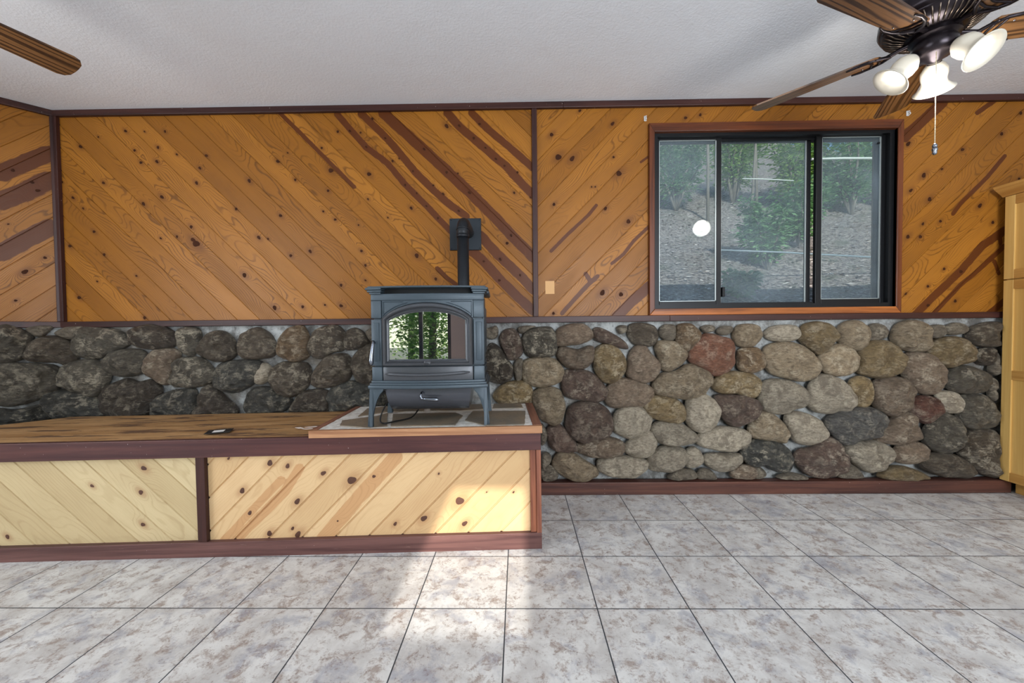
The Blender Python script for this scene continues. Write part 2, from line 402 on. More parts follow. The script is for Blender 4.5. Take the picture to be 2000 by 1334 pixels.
# ---- boarding of the back wall
K1 = [(437,352,9),(534,299,5),(682,267,8),(785,270,5),(896,269,7),(731,372,7),(858,356,8),(852,433,9),(765,438,8),(960,394,6),(1121,400,8),(1085,468,8),(1067,549,9),(562,548,8),(879,625,10),(779,662,10),(339,544,5),(397,629,8),(452,687,6),(511,813,8),(380,891,9),(566,938,8),(1038,787,9),(961,840,7),(873,849,6),(741,1053,6),(528,1083,5),(430,1171,10),(785,1280,9),(1065,878,19),(1048,857,12),(1327,1049,12),(1353,537,10),(1282,690,8),(1405,845,10),(1523,726,9),(1508,432,9),(1491,1226,12),(1455,852,6)]
K2 = [(315,424,14),(355,199,8),(262,294,7),(299,541,8),(536,445,12),(530,590,6),(109,478,8),(340,708,8),(271,661,6),(195,892,10),(83,917,9),(492,890,8),(515,973,8),(645,697,5),(780,642,9),(812,917,13),(922,1052,9),(515,1060,6),(374,1088,9),(374,1207,10),(281,1202,6),(152,1213,9),(985,167,12),(1050,441,6),(1376,553,7),(710,355,5),(475,740,5),(65,322,5),
      (487,205,6),(630,237,6),(745,508,7),(812,556,6),(868,630,6),(935,700,7),(555,125,8),(790,428,6),(908,510,6),(965,560,8),(1055,658,7),(1058,165,8),(1142,237,8),(1210,293,6),(1270,357,7),(1320,397,6),(1395,435,7),(1470,580,6),(1175,155,8),(855,300,8),(985,435,8),(1117,553,9),(1358,800,8),(1335,845,9),(1200,950,7),(1290,1060,8),(1295,938,9),(1410,1030,7),(520,288,7),(425,195,7),(672,370,7)]
KL = onpl(K1, 2.779, 0, 160, MB) + onpl(K2, 2.964, 540, 190, MB)
def st2(pts, w, s=2.964, ox=540, oy=190, M=MB): return (segs(onpl(pts, s, ox, oy, M)), w/2/s/311)
SL = [st2([(350,95),(430,190),(520,290),(640,380),(745,505),(870,630),(940,705),(1010,775)], 36),
      st2([(1110,870),(1200,950),(1290,1050),(1400,1160),(1485,1235)], 56),
      st2([(490,95),(560,160),(640,240),(720,330),(800,430),(880,510),(975,600),(1100,690)], 42),
      st2([(1180,800),(1290,920),(1400,1020),(1485,1115)], 56),
      st2([(620,92),(740,200),(860,310),(1000,440),(1130,560),(1260,690),(1380,820),(1485,925)], 62),
      st2([(990,92),(1060,170),(1200,290),(1330,400),(1440,520),(1485,565)], 48),
      st2([(1130,92),(1230,190),(1350,290),(1485,410)], 42),
      st2([(20,92),(150,220),(300,370),(450,520)], 24),
      st2([(930,990),(980,1040),(1040,1085)], 26)]
pl = boards('left_panelling', wall_back, MB, XC, .122, ZR1-.02, ZC, +1, -.086, .1419, [M_pine, M_knot], KL, SL, seed=11)
K3 = [(280,80,8),(474,157,11),(113,222,11),(153,355,18),(235,364,15),(480,355,7),(512,452,16),(127,635,9),(350,531,5),(372,531,5),(432,660,10),(568,736,13),(102,1100,10),(414,1158,16),(524,1168,13),(124,1280,9)]
K4 = [(100,300,13),(414,333,10),(641,242,10),(752,122,9),(295,446,7),(190,482,13),(115,570,10),(224,621,12),(185,763,8),(286,748,8),(98,838,11),(170,838,10),(515,658,12),(590,755,9),(308,1024,8),(214,1125,8),(86,1168,7),(742,502,7),(405,1040,10),(372,1210,9),(215,1235,9)]
KR = onpl(K3, 3.033, 1040, 190, MB) + onpl(K4, 2.966, 1740, 180, MB) + onpl([(345,117,9),(428,100,8)], 2.9, 1220, 190, MB)
def sr(pts, w): return st2(pts, w, 3.033, 1040, 190)
def sq(pts, w): return st2(pts, w, 2.966, 1740, 180)
SR = [sr([(378,640),(330,700),(270,755),(190,830),(110,912)], 20), sr([(690,765),(600,850),(540,930),(470,985)], 20), sr([(385,1060),(330,1110),(250,1195),(175,1280)], 26),
      sr([(315,1045),(345,1095)], 26), sr([(690,1120),(600,1200),(500,1300)], 62), sr([(690,350),(640,385)], 14),
      sq([(80,260),(200,150),(300,60)], 60), sq([(600,50),(500,120)], 26), sq([(660,370),(560,490),(480,570),(400,650),(360,705)], 24),
      sq([(660,800),(530,890),(400,1040),(230,1200),(140,1290)], 44), sq([(660,890),(520,1020),(400,1120),(240,1290)], 26), sq([(630,830),(640,900)], 22), sq([(600,980),(625,1050)], 22), sq([(670,1200),(560,1290)], 36)]
pr = boards('right_panelling', wall_back, MB, .122, XRW, ZR1-.02, ZC, -1, -1.937, .1419, [M_pine, M_knot], KR, SR, seed=5, hole=(.85, 2.34, 1.14, 2.24))
pt = [hitplane(x, y, MB) for x, y in ((1065, 549), (1083, 574))]
boxo('bare_patch', m_plain('sanded bare wood patch', srgb(206, 160, 108), .7, bumpsc=200), wall_back, pt[0].x, pt[1].x, YP-.0015, YP+.002, pt[1].z, pt[0].z)['label'] = 'pale sanded square patch on the boards'

# ---- mortar bed (lumpy) for both walls
def mortar(name, M, x0, x1, z0, z1, parent):
    nx, nz = int((x1-x0)/.02), int((z1-z0)/.02); bm = bmesh.new()
    gr = [[bm.verts.new(M @ Vector((x0+(x1-x0)*i/nx, .012+.022*max(0, min(1, (.95-(z0+(z1-z0)*j/nz))/.4))-.016*noise.fractal(Vector((x0+(x1-x0)*i/nx, 3.3, z0+(z1-z0)*j/nz))*7, .8, 2, 4), z0+(z1-z0)*j/nz))) for j in range(nz+1)] for i in range(nx+1)]
    for i in range(nx):
        for j in range(nz): bm.faces.new((gr[i][j], gr[i+1][j], gr[i+1][j+1], gr[i][j+1]))
    return obj(name, bm, M_mortar, parent, 180)
mortar('mortar_bed', MB, XC-.02, XRW, 0, ZR1, wall_back)
wall_left = struct(boxo('wall_left', M_mortar, None, -LL, .03, .12, .16, 1.0, 1.09, M=ML))
mortar('mortar_bed', ML, -LL, .02, 0, ZR1, wall_left)
KW = onpl([(135,1031,12),(244,954,7),(85,1187,6),(45,772,4),(70,480,8),(205,590,9),(175,545,8)], 2.779, 0, 160, ML)
SW = [st2([(0,500),(265,385)], 74, 2.779, 0, 160, ML), st2([(0,650),(130,600),(270,530)], 84, 2.779, 0, 160, ML), st2([(0,930),(150,850),(275,785)], 80, 2.779, 0, 160, ML)]
_d = hitplane(97, 160+490/2.779, ML)
boards('left_panelling', wall_left, ML, -LL, 0, ZR1-.02, ZC, -1, (_d.x-_d.z), .1419, [M_pine, M_knot], KW, SW, seed=3)

# ---- trims
def trimbox(name, parent, M, x0, x1, y0, y1, z0, z1, ax, m=None, bev=.003):
    return boxo(name, m or M_trim[ax], parent, x0, x1, y0, y1, z0, z1, bev=bev, M=M)
struct(trimbox('trim_1', None, MB, XC, .30, -.024, 0, ZC-.037, ZC, 0))
struct(trimbox('trim_2', None, MB, .30, XRW, -.024, 0, ZC-.037, ZC, 0))
struct(trimbox('trim_3', None, MB, XC, -.30, -.024, .02, ZR0, ZR1, 0)); struct(trimbox('trim_4', None, MB, -.30, .95, -.026, .02, ZR0, ZR1+.001, 0))
struct(trimbox('trim_5', None, MB, .95, XRW, -.025, .02, ZR0, ZR1, 0))
struct(trimbox('trim_6', None, MB, .106, .138, -.022, 0, ZR1, ZC-.037, 2))
struct(trimbox('trim_7', None, MB, XC-.004, XC+.030, -.022, .005, ZR1, ZC-.037, 2))
M_trl = m_wood('dark stained redwood trim along angled wall', 2, RED, DRED, .42)
struct(trimbox('trim_8', None, ML, -.022, -.002, -.022, 0, ZR1, ZC-.037, 2, M_trl))
struct(trimbox('trim_9', None, ML, -LL, 0, -.024, 0, ZC-.037, ZC, 2, M_trim[1])); struct(trimbox('trim_10', None, ML, -LL, 0, -.025, .02, ZR0, ZR1, 2, M_trim[1]))
bb = bmesh.new(); box(bb, .115, 3.02, 2.4156, YP+.01, 0, .078, .004)
struct(obj('baseboard_back', bb, m_wood('scuffed redwood skirting', 0, srgb(98, 62, 50), srgb(60, 38, 34), .45, srgb(140, 112, 100))))
# ---- floor, ceiling, other walls
struct(boxo('floor', M_floor, None, -4.2, XRW+.1, YF-.1, YP+.16, -.06, 0))
struct(boxo('ceiling', M_ceil, None, -4.2, XRW+.1, YF-.1, YP+.16, ZC, ZC+.08))
M_wallp = m_plain('painted plaster wall', srgb(206, 200, 190), .8)
XL = XC+LDIR.x*LL; YL = YP+LDIR.y*LL
def wall_open(name, axis, c0, c1, a0, a1, holes):
    """wall slab from c0 to c1 (thickness axis), spanning a0..a1, with holes (h0,h1,z0,z1)"""
    bm = bmesh.new()
    xs = sorted({a0, a1, *[h[0] for h in holes], *[h[1] for h in holes]})
    for l, r_ in zip(xs, xs[1:]):
        hs = [h for h in holes if h[0] <= l+1e-6 and h[1] >= r_-1e-6]
        zz = [(0, ZC)] if not hs else [(0, hs[0][2]), (hs[0][3], ZC)]
        for za, zb in zz:
            if zb-za < .005: continue
            if axis == 'y': box(bm, l, r_, c0, c1, za, zb)
            else: box(bm, c0, c1, l, r_, za, zb)
    return struct(obj(name, bm, M_wallp))
SW0, SW1 = -.47, .03                          # added transom opening, sized to shape the sun patch
tz = math.tan(SUN_EL)
SZ0 = (1.285-YF+.05)*tz; SZ1 = .30+(1.80-YF+.05)*tz
wall_open('wall_front', 'y', YF-.12, YF, XL-.1, XRW, [(-2.9, -.72, .0, 2.05), (SW0-.08, SW1+.08, SZ0-.08, 2.41), (.5, 2.6, .6, 2.1)])
wall_open('wall_right', 'x', XRW, XRW+.1, YF, YP+.1, [])
_mw = M_wallp; wall_open('wall_side', 'x', XL-.1, XL, YF, YL, [(-1.8, .6, .65, 2.15)])
wf = bpy.data.objects['wall_front'].data.materials; wf[0] = m_plain('brown boarded wall', srgb(112, 92, 84), .6)
struct(boxo('door_sun_block', M_casing[0], None, -3.5, -.60, YF-2.3, YF-.12, 2.22, 2.28))  # added slab outside, stops sun from entering by the door
M_sunblock = m_plain('white sun blocking panel', srgb(225, 225, 222), .8)
w3 = struct(boxo('sun_block_panel_1', M_sunblock, None, .46, 2.64, YF-.10, YF-.06, .56, 2.14)); w4 = struct(boxo('sun_block_panel_2', M_sunblock, None, XL-.08, XL-.05, -1.84, .64, .61, 2.19))  # unseen panels added behind the fill lamps to keep the sun out
# sliding door behind the camera (seen reflected in the stove glass)
d1 = boxo('door_1', M_black, None, -1.225, -1.165, YF-.07, YF-.02, 0, 2.05); struct(d1)
for a in ((-2.9, -2.85, 0, 2.05), (-.77, -.72, 0, 2.05), (-2.9, -.72, 2.0, 2.05), (-2.9, -.72, 0, .05)):
    boxo('door_frame', M_black, d1, a[0], a[1], YF-.10, YF, a[2], a[3])
w2 = bmesh.new()
for a in ((SW0-.09, SW0, SZ0-.09, 2.42), (SW1, SW1+.09, SZ0-.09, 2.42), (SW0, SW1, SZ0-.09, SZ0), (SW0, SW1, SZ1, 2.42)):
    box(w2, a[0], a[1], YF-.06, YF-.04, a[2], a[3])
w2o = struct(obj('sun_patch_frame', w2, M_casing[0]))
bm = bmesh.new()                               # added slanting mask, trims the sun patch at the opening's upper corner
zq = (1.80-YF+.05)*tz
prism(bm, [(-.60, zq-.02), (-.465, zq-.02), (-.25, SZ1+.1), (-.60, SZ1+.1)], YF-.075, YF-.06)
obj('sun_patch_mask', bm, M_casing[0], w2o)

# ---------------------------------------------------------------- river stones
PAL = dict(a=(92,82,70), b=(58,64,64), c=(138,112,82), d=(184,164,134), e=(116,94,84), f=(164,140,98), g=(204,192,170), h=(146,94,72), i=(58,50,44), j=(108,110,110), k=(104,56,46), l=(150,130,110), m=(98,94,84))
S3 = (4, 0, 600); S4 = (4, 480, 600); S6 = (3.636, 930, 610); S7 = (3.606, 1450, 610)
STONES = [
(S3,'m',[(0,150),(90,150),(190,190),(250,240),(215,330),(170,400),(80,425),(0,425),(-100,380),(-120,250)]),
(S3,'a',[(205,165),(300,145),(415,150),(370,200),(320,230),(250,215)]),
(S3,'a',[(200,370),(240,290),(320,240),(430,230),(520,260),(570,320),(600,390),(570,440),(520,455),(430,430),(290,425),(215,405)]),
(S3,'a',[(440,205),(490,165),(580,150),(650,155),(630,200),(580,250),(500,235)]),
(S3,'m',[(590,290),(610,220),(660,165),(780,165),(900,180),(960,215),(1010,265),(980,300),(900,345),(800,390),(700,395),(620,370)]),
(S3,'i',[(1030,220),(1060,165),(1150,140),(1260,150),(1340,190),(1380,250),(1350,300),(1250,325),(1130,320),(1050,285)]),
(S3,'m',[(825,430),(850,380),(930,340),(1050,330),(1130,360),(1140,430),(1125,500),(1040,530),(930,535),(860,500)]),
(S3,'m',[(0,450),(150,445),(330,450),(430,465),(480,520),(475,600),(400,670),(270,725),(120,760),(0,760),(-150,700),(-160,520)]),
(S3,'m',[(485,530),(530,465),(620,420),(720,415),(790,450),(850,510),(830,590),(780,660),(730,690),(650,670),(550,640),(495,600)]),
(S3,'l',[(1140,470),(1160,390),(1230,335),(1330,330),(1395,365),(1370,450),(1340,530),(1320,590),(1270,595),(1200,555),(1150,520)]),
(S3,'m',[(1390,250),(1400,180),(1470,160),(1550,180),(1560,260),(1530,340),(1480,375),(1420,340)]),
(S3,'a',[(1550,340),(1570,280),(1630,210),(1710,190),(1790,220),(1830,290),(1840,350),(1790,410),(1700,420),(1600,390)]),
(S3,'m',[(1335,590),(1350,500),(1380,420),(1460,395),(1560,400),(1620,440),(1680,530),(1640,590),(1540,620),(1410,620)]),
(S3,'b',[(350,720),(380,670),(470,650),(580,660),(700,690),(770,740),(830,830),(780,860),(560,870),(430,860),(370,790)]),
(S3,'i',[(810,700),(850,630),(920,590),(990,565),(1080,590),(1170,570),(1230,620),(1240,690),(1180,770),(1130,840),(1000,860),(880,850),(820,790)]),
(S3,'b',[(1200,770),(1230,710),(1330,660),(1450,640),(1515,650),(1525,720),(1505,850),(1300,870),(1210,850)]),
(S3,'i',[(1520,840),(1560,760),(1600,650),(1650,610),(1700,650),(1770,720),(1840,790),(1820,850),(1650,870),(1530,870)]),
(S3,'b',[(0,790),(120,800),(270,770),(370,740),(385,800),(370,880),(200,900),(0,905),(-120,900),(-100,800)]),
(S3,'b',[(1680,560),(1690,500),(1740,440),(1850,420),(1990,420),(2050,470),(2010,560),(1920,630),(1830,660),(1730,640),(1680,600)]),
(S4,'a',[(-40,240),(0,200),(90,165),(170,200),(220,270),(235,340),(190,385),(60,400),(-30,380)]),
(S4,'c',[(250,300),(280,230),(340,170),(400,150),(450,160),(480,220),(490,330),(470,390),(380,420),(290,390),(250,350)]),
(S4,'a',[(495,320),(520,220),(570,170),(640,150),(700,145),(760,190),(770,260),(760,330),(680,350),(600,390),(540,385)]),
(S4,'a',[(770,280),(790,200),(840,165),(900,185),(955,240),(960,285),(900,320),(800,330)]),
(S4,'a',[(190,560),(220,480),(290,435),(400,435),(480,450),(500,530),(470,620),(400,680),(320,690),(230,650)]),
(S4,'a',[(525,580),(560,480),(620,400),(720,370),(790,380),(825,440),(815,530),(760,590),(650,620),(560,620)]),
(S4,'a',[(830,440),(860,370),(920,310),(990,300),(1100,330),(1150,440),(1120,560),(1030,620),(960,600),(880,570),(850,500)]),
(S4,'l',[(940,200),(980,165),(1060,170),(1100,230),(1040,280),(985,270)]),
(S4,'g',[(85,490),(130,440),(190,470),(185,550),(120,600),(70,580)]),
(S4,'b',[(10,730),(40,660),(110,625),(200,640),(260,690),(345,720),(300,800),(200,830),(60,830),(10,800)]),
(S4,'i',[(345,800),(390,720),(450,665),(560,645),(630,660),(640,720),(620,810),(480,820),(370,820)]),
(S4,'b',[(650,690),(690,620),(800,585),(900,590),(1000,620),(1090,690),(1090,760),(950,780),(800,800),(680,810),(655,750)]),
(S4,'a',[(1110,190),(1230,160),(1330,230),(1300,330),(1190,350),(1110,290)]),(S4,'c',[(1340,180),(1480,160),(1560,240),(1500,330),(1380,320)]),(S4,'d',[(1570,200),(1700,165),(1800,230),(1760,330),(1640,340)]),
(S4,'m',[(1170,400),(1300,360),(1420,400),(1430,520),(1300,570),(1180,520)]),(S4,'a',[(1450,380),(1600,350),(1720,430),(1690,560),(1540,580),(1450,500)]),(S4,'i',[(1120,620),(1260,590),(1380,640),(1400,740),(1250,800),(1120,760)]),(S4,'a',[(1420,620),(1580,610),(1700,660),(1690,780),(1540,810),(1420,750)]),
(S6,'a',[(100,110),(140,100),(155,140),(140,180),(100,190),(60,160),(60,120)]),
(S6,'e',[(165,190),(200,135),(260,120),(300,160),(325,240),(320,300),(270,335),(220,320),(190,260)]),
(S6,'m',[(330,200),(345,150),(420,115),(520,110),(560,160),(570,240),(550,300),(460,315),(370,305),(340,260)]),
(S6,'l',[(565,170),(600,110),(690,85),(770,90),(820,140),(825,180),(750,220),(680,230),(580,235)]),
(S6,'e',[(840,130),(870,110),(930,130),(1000,170),(1060,215),(1070,255),(1010,250),(930,225),(850,195)]),
(S6,'a',[(1080,130),(1110,85),(1200,82),(1265,105),(1290,160),(1270,220),(1220,240),(1130,225),(1090,180)]),
(S6,'c',[(1300,150),(1330,95),(1400,90),(1415,130),(1405,190),(1350,200)]),
(S6,'c',[(1422,120),(1450,88),(1510,85),(1560,110),(1595,155),(1570,210),(1520,265),(1470,270),(1425,220)]),
(S6,'h',[(1515,310),(1540,230),(1590,180),(1650,160),(1750,180),(1810,210),(1828,290),(1810,380),(1750,435),(1670,440),(1600,390),(1530,350)]),
(S6,'l',[(580,280),(620,245),(720,265),(800,240),(835,270),(825,340),(780,390),(720,400),(640,385),(590,330)]),
(S6,'f',[(835,320),(850,270),(900,235),(970,240),(1030,290),(1060,360),(1040,440),(980,495),(910,490),(860,440),(840,380)]),
(S6,'l',[(1075,410),(1090,310),(1130,250),(1200,245),(1250,310),(1300,370),(1280,440),(1210,495),(1130,480),(1080,450)]),
(S6,'d',[(1275,250),(1300,210),(1380,205),(1440,230),(1495,290),(1480,340),(1440,380),(1370,415),(1310,390),(1290,310)]),
(S6,'d',[(330,420),(345,350),(420,325),(530,330),(590,370),(615,430),(590,490),(490,525),(400,520),(340,480)]),
(S6,'l',[(265,400),(280,345),(325,335),(328,400),(320,470),(285,480)]),
(S6,'i',[(100,230),(160,250),(220,330),(260,400),(240,470),(170,500),(90,470),(60,330)]),
(S6,'f',[(130,600),(160,540),(240,495),(340,495),(390,540),(390,610),(350,660),(200,660)]),
(S6,'d',[(400,600),(430,555),(520,535),(590,560),(625,640),(620,720),(590,780),(540,795),(470,760),(420,690)]),
(S6,'e',[(615,500),(630,430),(700,410),(800,425),(870,480),(925,550),(910,610),(850,635),(760,620),(680,610),(630,580)]),
(S6,'l',[(920,590),(950,520),(1020,475),(1100,480),(1200,510),(1250,560),(1240,620),(1180,670),(1080,665),(980,675),(930,640)]),
(S6,'d',[(1270,500),(1320,440),(1420,420),(1500,375),(1580,390),(1670,460),(1640,530),(1600,590),(1500,610),(1380,600),(1280,570)]),
(S6,'f',[(1190,650),(1230,610),(1300,590),(1400,610),(1460,660),(1480,740),(1440,780),(1380,780),(1260,750),(1215,720)]),
(S6,'g',[(1490,690),(1510,620),(1580,580),(1650,600),(1710,660),(1720,740),(1680,810),(1600,845),(1530,820),(1495,760)]),
(S6,'e',[(640,780),(660,690),(720,650),(830,640),(920,690),(960,770),(950,860),(870,900),(760,920),(680,880),(645,830)]),
(S6,'g',[(975,790),(1000,710),(1070,675),(1160,675),(1230,730),(1240,790),(1210,850),(1130,895),(1050,880),(985,840)]),
(S6,'e',[(505,850),(540,805),(600,805),(660,870),(720,950),(700,985),(600,990),(530,950)]),
(S6,'l',[(715,960),(740,930),(850,900),(950,890),(1040,930),(1050,980),(1000,1020),(880,1030),(770,1010)]),
(S6,'g',[(1055,960),(1110,890),(1200,845),(1260,870),(1280,940),(1250,1000),(1190,1030),(1090,1010)]),
(S6,'g',[(1250,850),(1280,790),(1350,780),(1450,790),(1540,850),(1580,900),(1500,930),(1400,940),(1300,920)]),
(S6,'d',[(550,1060),(590,1005),(680,1000),(760,1050),(840,1100),(855,1150),(780,1190),(710,1195),(620,1160),(560,1110)]),
(S6,'g',[(870,1090),(890,1045),(990,1020),(1110,1030),(1210,1060),(1220,1100),(1160,1150),(1080,1175),(960,1160),(885,1130)]),
(S6,'g',[(1220,1060),(1250,1000),(1330,955),(1430,955),(1490,1000),(1485,1070),(1420,1110),(1320,1130),(1240,1110)]),
(S6,'g',[(1495,990),(1550,960),(1600,1000),(1610,1060),(1560,1100),(1495,1090)]),
(S6,'g',[(1575,900),(1600,860),(1700,820),(1830,820),(1920,850),(1940,900),(1900,960),(1800,985),(1680,970),(1590,940)]),
(S6,'e',[(1700,620),(1730,590),(1830,590),(1930,600),(2010,650),(1990,730),(1920,780),(1830,805),(1770,770),(1720,700)]),
(S6,'f',[(1680,520),(1720,460),(1800,425),(1900,430),(1990,470),(1960,540),(1850,570),(1740,570)]),
(S7,'c',[(-30,330),(-20,270),(40,250),(110,260),(155,330),(140,390),(90,420),(20,420),(-20,390)]),
(S6,'g',[(1620,1040),(1660,1005),(1780,1005),(1870,1010),(1880,1060),(1820,1110),(1740,1130),(1660,1100)]),
(S6,'l',[(1810,1150),(1860,1095),(1950,1090),(2000,1140),(1980,1180),(1850,1180)]),
(S6,'g',[(1570,1160),(1600,1115),(1660,1120),(1700,1160),(1690,1185),(1590,1185)]),
(S6,'g',[(1370,1160),(1440,1120),(1530,1120),(1560,1170),(1480,1190),(1380,1185)]),
(S6,'g',[(470,1120),(530,1090),(580,1150),(560,1190),(480,1195)]),
(S6,'j',[(470,1010),(510,1000),(535,1040),(510,1090),(470,1100)]),
(S6,'g',[(465,800),(500,850),(500,900),(480,940),(460,930)]),
(S6,'h',[(1000,110),(1030,92),(1070,100),(1065,140),(1020,150)]),(S6,'m',[(1600,110),(1640,90),(1690,100),(1690,130),(1630,145)]),(S6,'a',[(1715,130),(1750,100),(1810,100),(1820,130),(1780,160),(1730,155)]),
(S6,'d',[(300,110),(350,95),(420,100),(380,120),(330,150),(305,140)]),
(S7,'d',[(-60,150),(-30,100),(40,85),(105,100),(135,160),(110,210),(60,240),(-20,235),(-55,200)]),
(S7,'g',[(160,150),(210,105),(300,90),(380,100),(405,140),(370,190),(280,205),(200,190)]),
(S7,'f',[(408,160),(430,100),(510,72),(600,85),(645,130),(655,180),(600,230),(570,275),(520,290),(470,250),(415,200)]),
(S7,'d',[(670,150),(700,90),(780,62),(860,90),(885,160),(870,230),(820,265),(740,250),(690,210)]),
(S7,'f',[(888,110),(940,80),(1000,95),(1020,140),(990,185),(900,195)]),
(S7,'d',[(1060,190),(1080,110),(1140,70),(1230,65),(1290,120),(1315,200),(1290,260),(1220,275),(1110,250)]),
(S7,'j',[(1320,140),(1340,95),(1410,95),(1430,150),(1380,180),(1330,170)]),(S7,'d',[(1430,110),(1500,75),(1570,90),(1580,130),(1530,155),(1450,150)]),
(S7,'a',[(1590,160),(1620,110),(1720,75),(1850,75),(1900,140),(1880,220),(1780,240),(1680,235),(1610,210)]),
(S7,'d',[(155,300),(190,240),(280,215),(380,225),(450,260),(510,320),(545,390),(510,440),(430,480),(320,460),(220,430),(165,370)]),
(S7,'d',[(540,330),(580,260),(660,230),(730,240),(790,290),(810,360),(770,420),(690,445),(610,430),(560,390)]),
(S7,'f',[(820,290),(860,240),(920,205),(1010,210),(1080,250),(1140,330),(1110,390),(1060,440),(980,465),(880,440),(825,420),(835,350)]),
(S7,'l',[(1130,380),(1160,300),(1230,285),(1330,310),(1395,380),(1420,460),(1400,520),(1320,570),(1230,550),(1150,470)]),
(S7,'f',[(1310,260),(1350,210),(1430,180),(1520,180),(1590,220),(1625,280),(1590,340),(1500,375),(1420,380),(1340,340)]),
(S7,'i',[(1640,290),(1680,255),(1750,250),(1790,280),(1760,360),(1700,370),(1650,340)]),
(S7,'f',[(0,430),(80,440),(130,490),(120,560),(70,600),(-30,570),(-50,500)]),
(S7,'g',[(125,600),(130,520),(200,480),(300,480),(400,520),(460,580),(440,650),(360,680),(280,710),(180,700),(130,660)]),
(S7,'g',[(460,600),(490,500),(540,450),(620,450),(700,490),(760,560),(778,630),(740,690),(640,705),(540,700),(480,660)]),
(S7,'f',[(750,540),(770,480),(840,455),(890,480),(910,560),(900,640),(840,670),(790,640),(780,590)]),
(S7,'l',[(920,580),(930,500),(1010,465),(1110,465),(1180,510),(1190,590),(1150,680),(1050,725),(970,690),(925,640)]),
(S7,'k',[(1170,660),(1200,610),(1290,590),(1380,620),(1400,680),(1350,750),(1290,780),(1230,750),(1185,710)]),
(S7,'g',[(1370,590),(1400,560),(1500,565),(1540,610),(1530,690),(1480,710),(1420,690)]),
(S7,'m',[(1430,480),(1460,410),(1530,380),(1620,390),(1700,440),(1720,510),(1670,560),(1590,570),(1480,550)]),
(S7,'m',[(1530,640),(1560,590),(1650,580),(1740,620),(1810,700),(1790,780),(1700,815),(1600,815),(1530,780),(1520,720)]),
(S7,'m',[(1280,860),(1310,790),(1370,730),(1450,720),(1510,770),(1525,850),(1500,930),(1440,980),(1350,970),(1290,920)]),
(S7,'d',[(50,820),(80,740),(140,700),(210,720),(280,780),(320,850),(300,910),(220,905),(120,890),(55,870)]),
(S7,'g',[(305,760),(340,710),(420,710),(520,750),(580,810),(595,860),(530,910),(450,930),(380,910),(340,850)]),
(S7,'j',[(600,770),(680,700),(770,680),(870,670),(960,700),(1010,760),(990,820),(910,880),(800,900),(720,925),(640,860)]),
(S7,'l',[(945,890),(1010,800),(1090,720),(1180,715),(1210,780),(1245,860),(1180,910),(1080,925),(990,915)]),
(S7,'l',[(1060,1000),(1100,940),(1190,910),(1270,930),(1300,970),(1270,1030),(1180,1065),(1090,1050)]),
(S7,'g',[(725,960),(780,920),(880,905),(980,920),(1040,970),(1040,1040),(970,1090),(890,1120),(810,1080),(750,1020)]),
(S7,'e',[(375,1030),(410,970),(500,950),(580,880),(650,900),(710,980),(740,1060),(700,1120),(600,1155),(500,1150),(420,1100)]),
(S7,'b',[(5,990),(50,920),(150,900),(270,930),(330,990),(345,1060),(320,1115),(220,1110),(150,1070),(60,1075)]),
(S7,'a',[(1260,1060),(1300,1010),(1400,990),(1500,1010),(1580,1070),(1590,1130),(1540,1160),(1400,1150),(1300,1110)]),
(S7,'a',[(1530,980),(1560,880),(1640,830),(1760,840),(1840,870),(1880,970),(1850,1100),(1780,1150),(1680,1130),(1600,1090),(1560,1030)]),
(S7,'f',[(970,1140),(1050,1090),(1150,1090),(1260,1130),(1290,1165),(1150,1175),(1000,1170)]),
(S7,'a',[(1730,480),(1790,470),(1830,540),(1800,620),(1740,580)]),(S7,'a',[(1740,400),(1790,310),(1850,280),(1880,350),(1860,430),(1800,440)]),
(S7,'g',[(680,1140),(740,1070),(800,1090),(840,1140),(820,1165),(700,1165)]),(S7,'i',[(1800,800),(1850,760),(1890,800),(1860,860),(1810,840)]),
(S7,'g',[(-40,1150),(0,1090),(40,1110),(45,1160)]),(S7,'g',[(55,1110),(100,1085),(150,1110),(165,1150),(120,1170),(60,1160)]),(S7,'l',[(250,1160),(330,1130),(430,1150),(450,1170),(300,1175)]),
(S7,'g',[(-50,850),(-10,830),(35,860),(50,900),(30,950),(-20,960),(-55,920)]),
(S7,'a',[(1860,640),(1930,620),(1980,700),(1930,770),(1860,740)]),(S7,'e',[(1900,260),(1980,240),(2040,320),(1990,420),(1910,400)]),(S7,'a',[(1880,450),(1960,440),(2020,520),(1960,600),(1880,560)]),
]
YS = 2.452
MS = Matrix.Translation((0, YS, 0)); 
MLS = ML @ Matrix.Translation((0, YS-YP, 0))
def catmull(P, n):
    out = []; m = len(P); cum = [0]
    for i in range(m): cum.append(cum[-1]+(P[(i+1) % m]-P[i]).length)
    for k in range(n):
        d = cum[-1]*k/n; i = max(j for j in range(m) if cum[j] <= d); t = (d-cum[i])/(cum[i+1]-cum[i])
        p0, p1, p2, p3 = P[i-1], P[i], P[(i+1) % m], P[(i+2) % m]
        out.append(.5*((2*p1)+(p2-p0)*t+(2*p0-5*p1+4*p2-p3)*t*t+(3*p1-p0-3*p2+p3)*t**3))
    return out
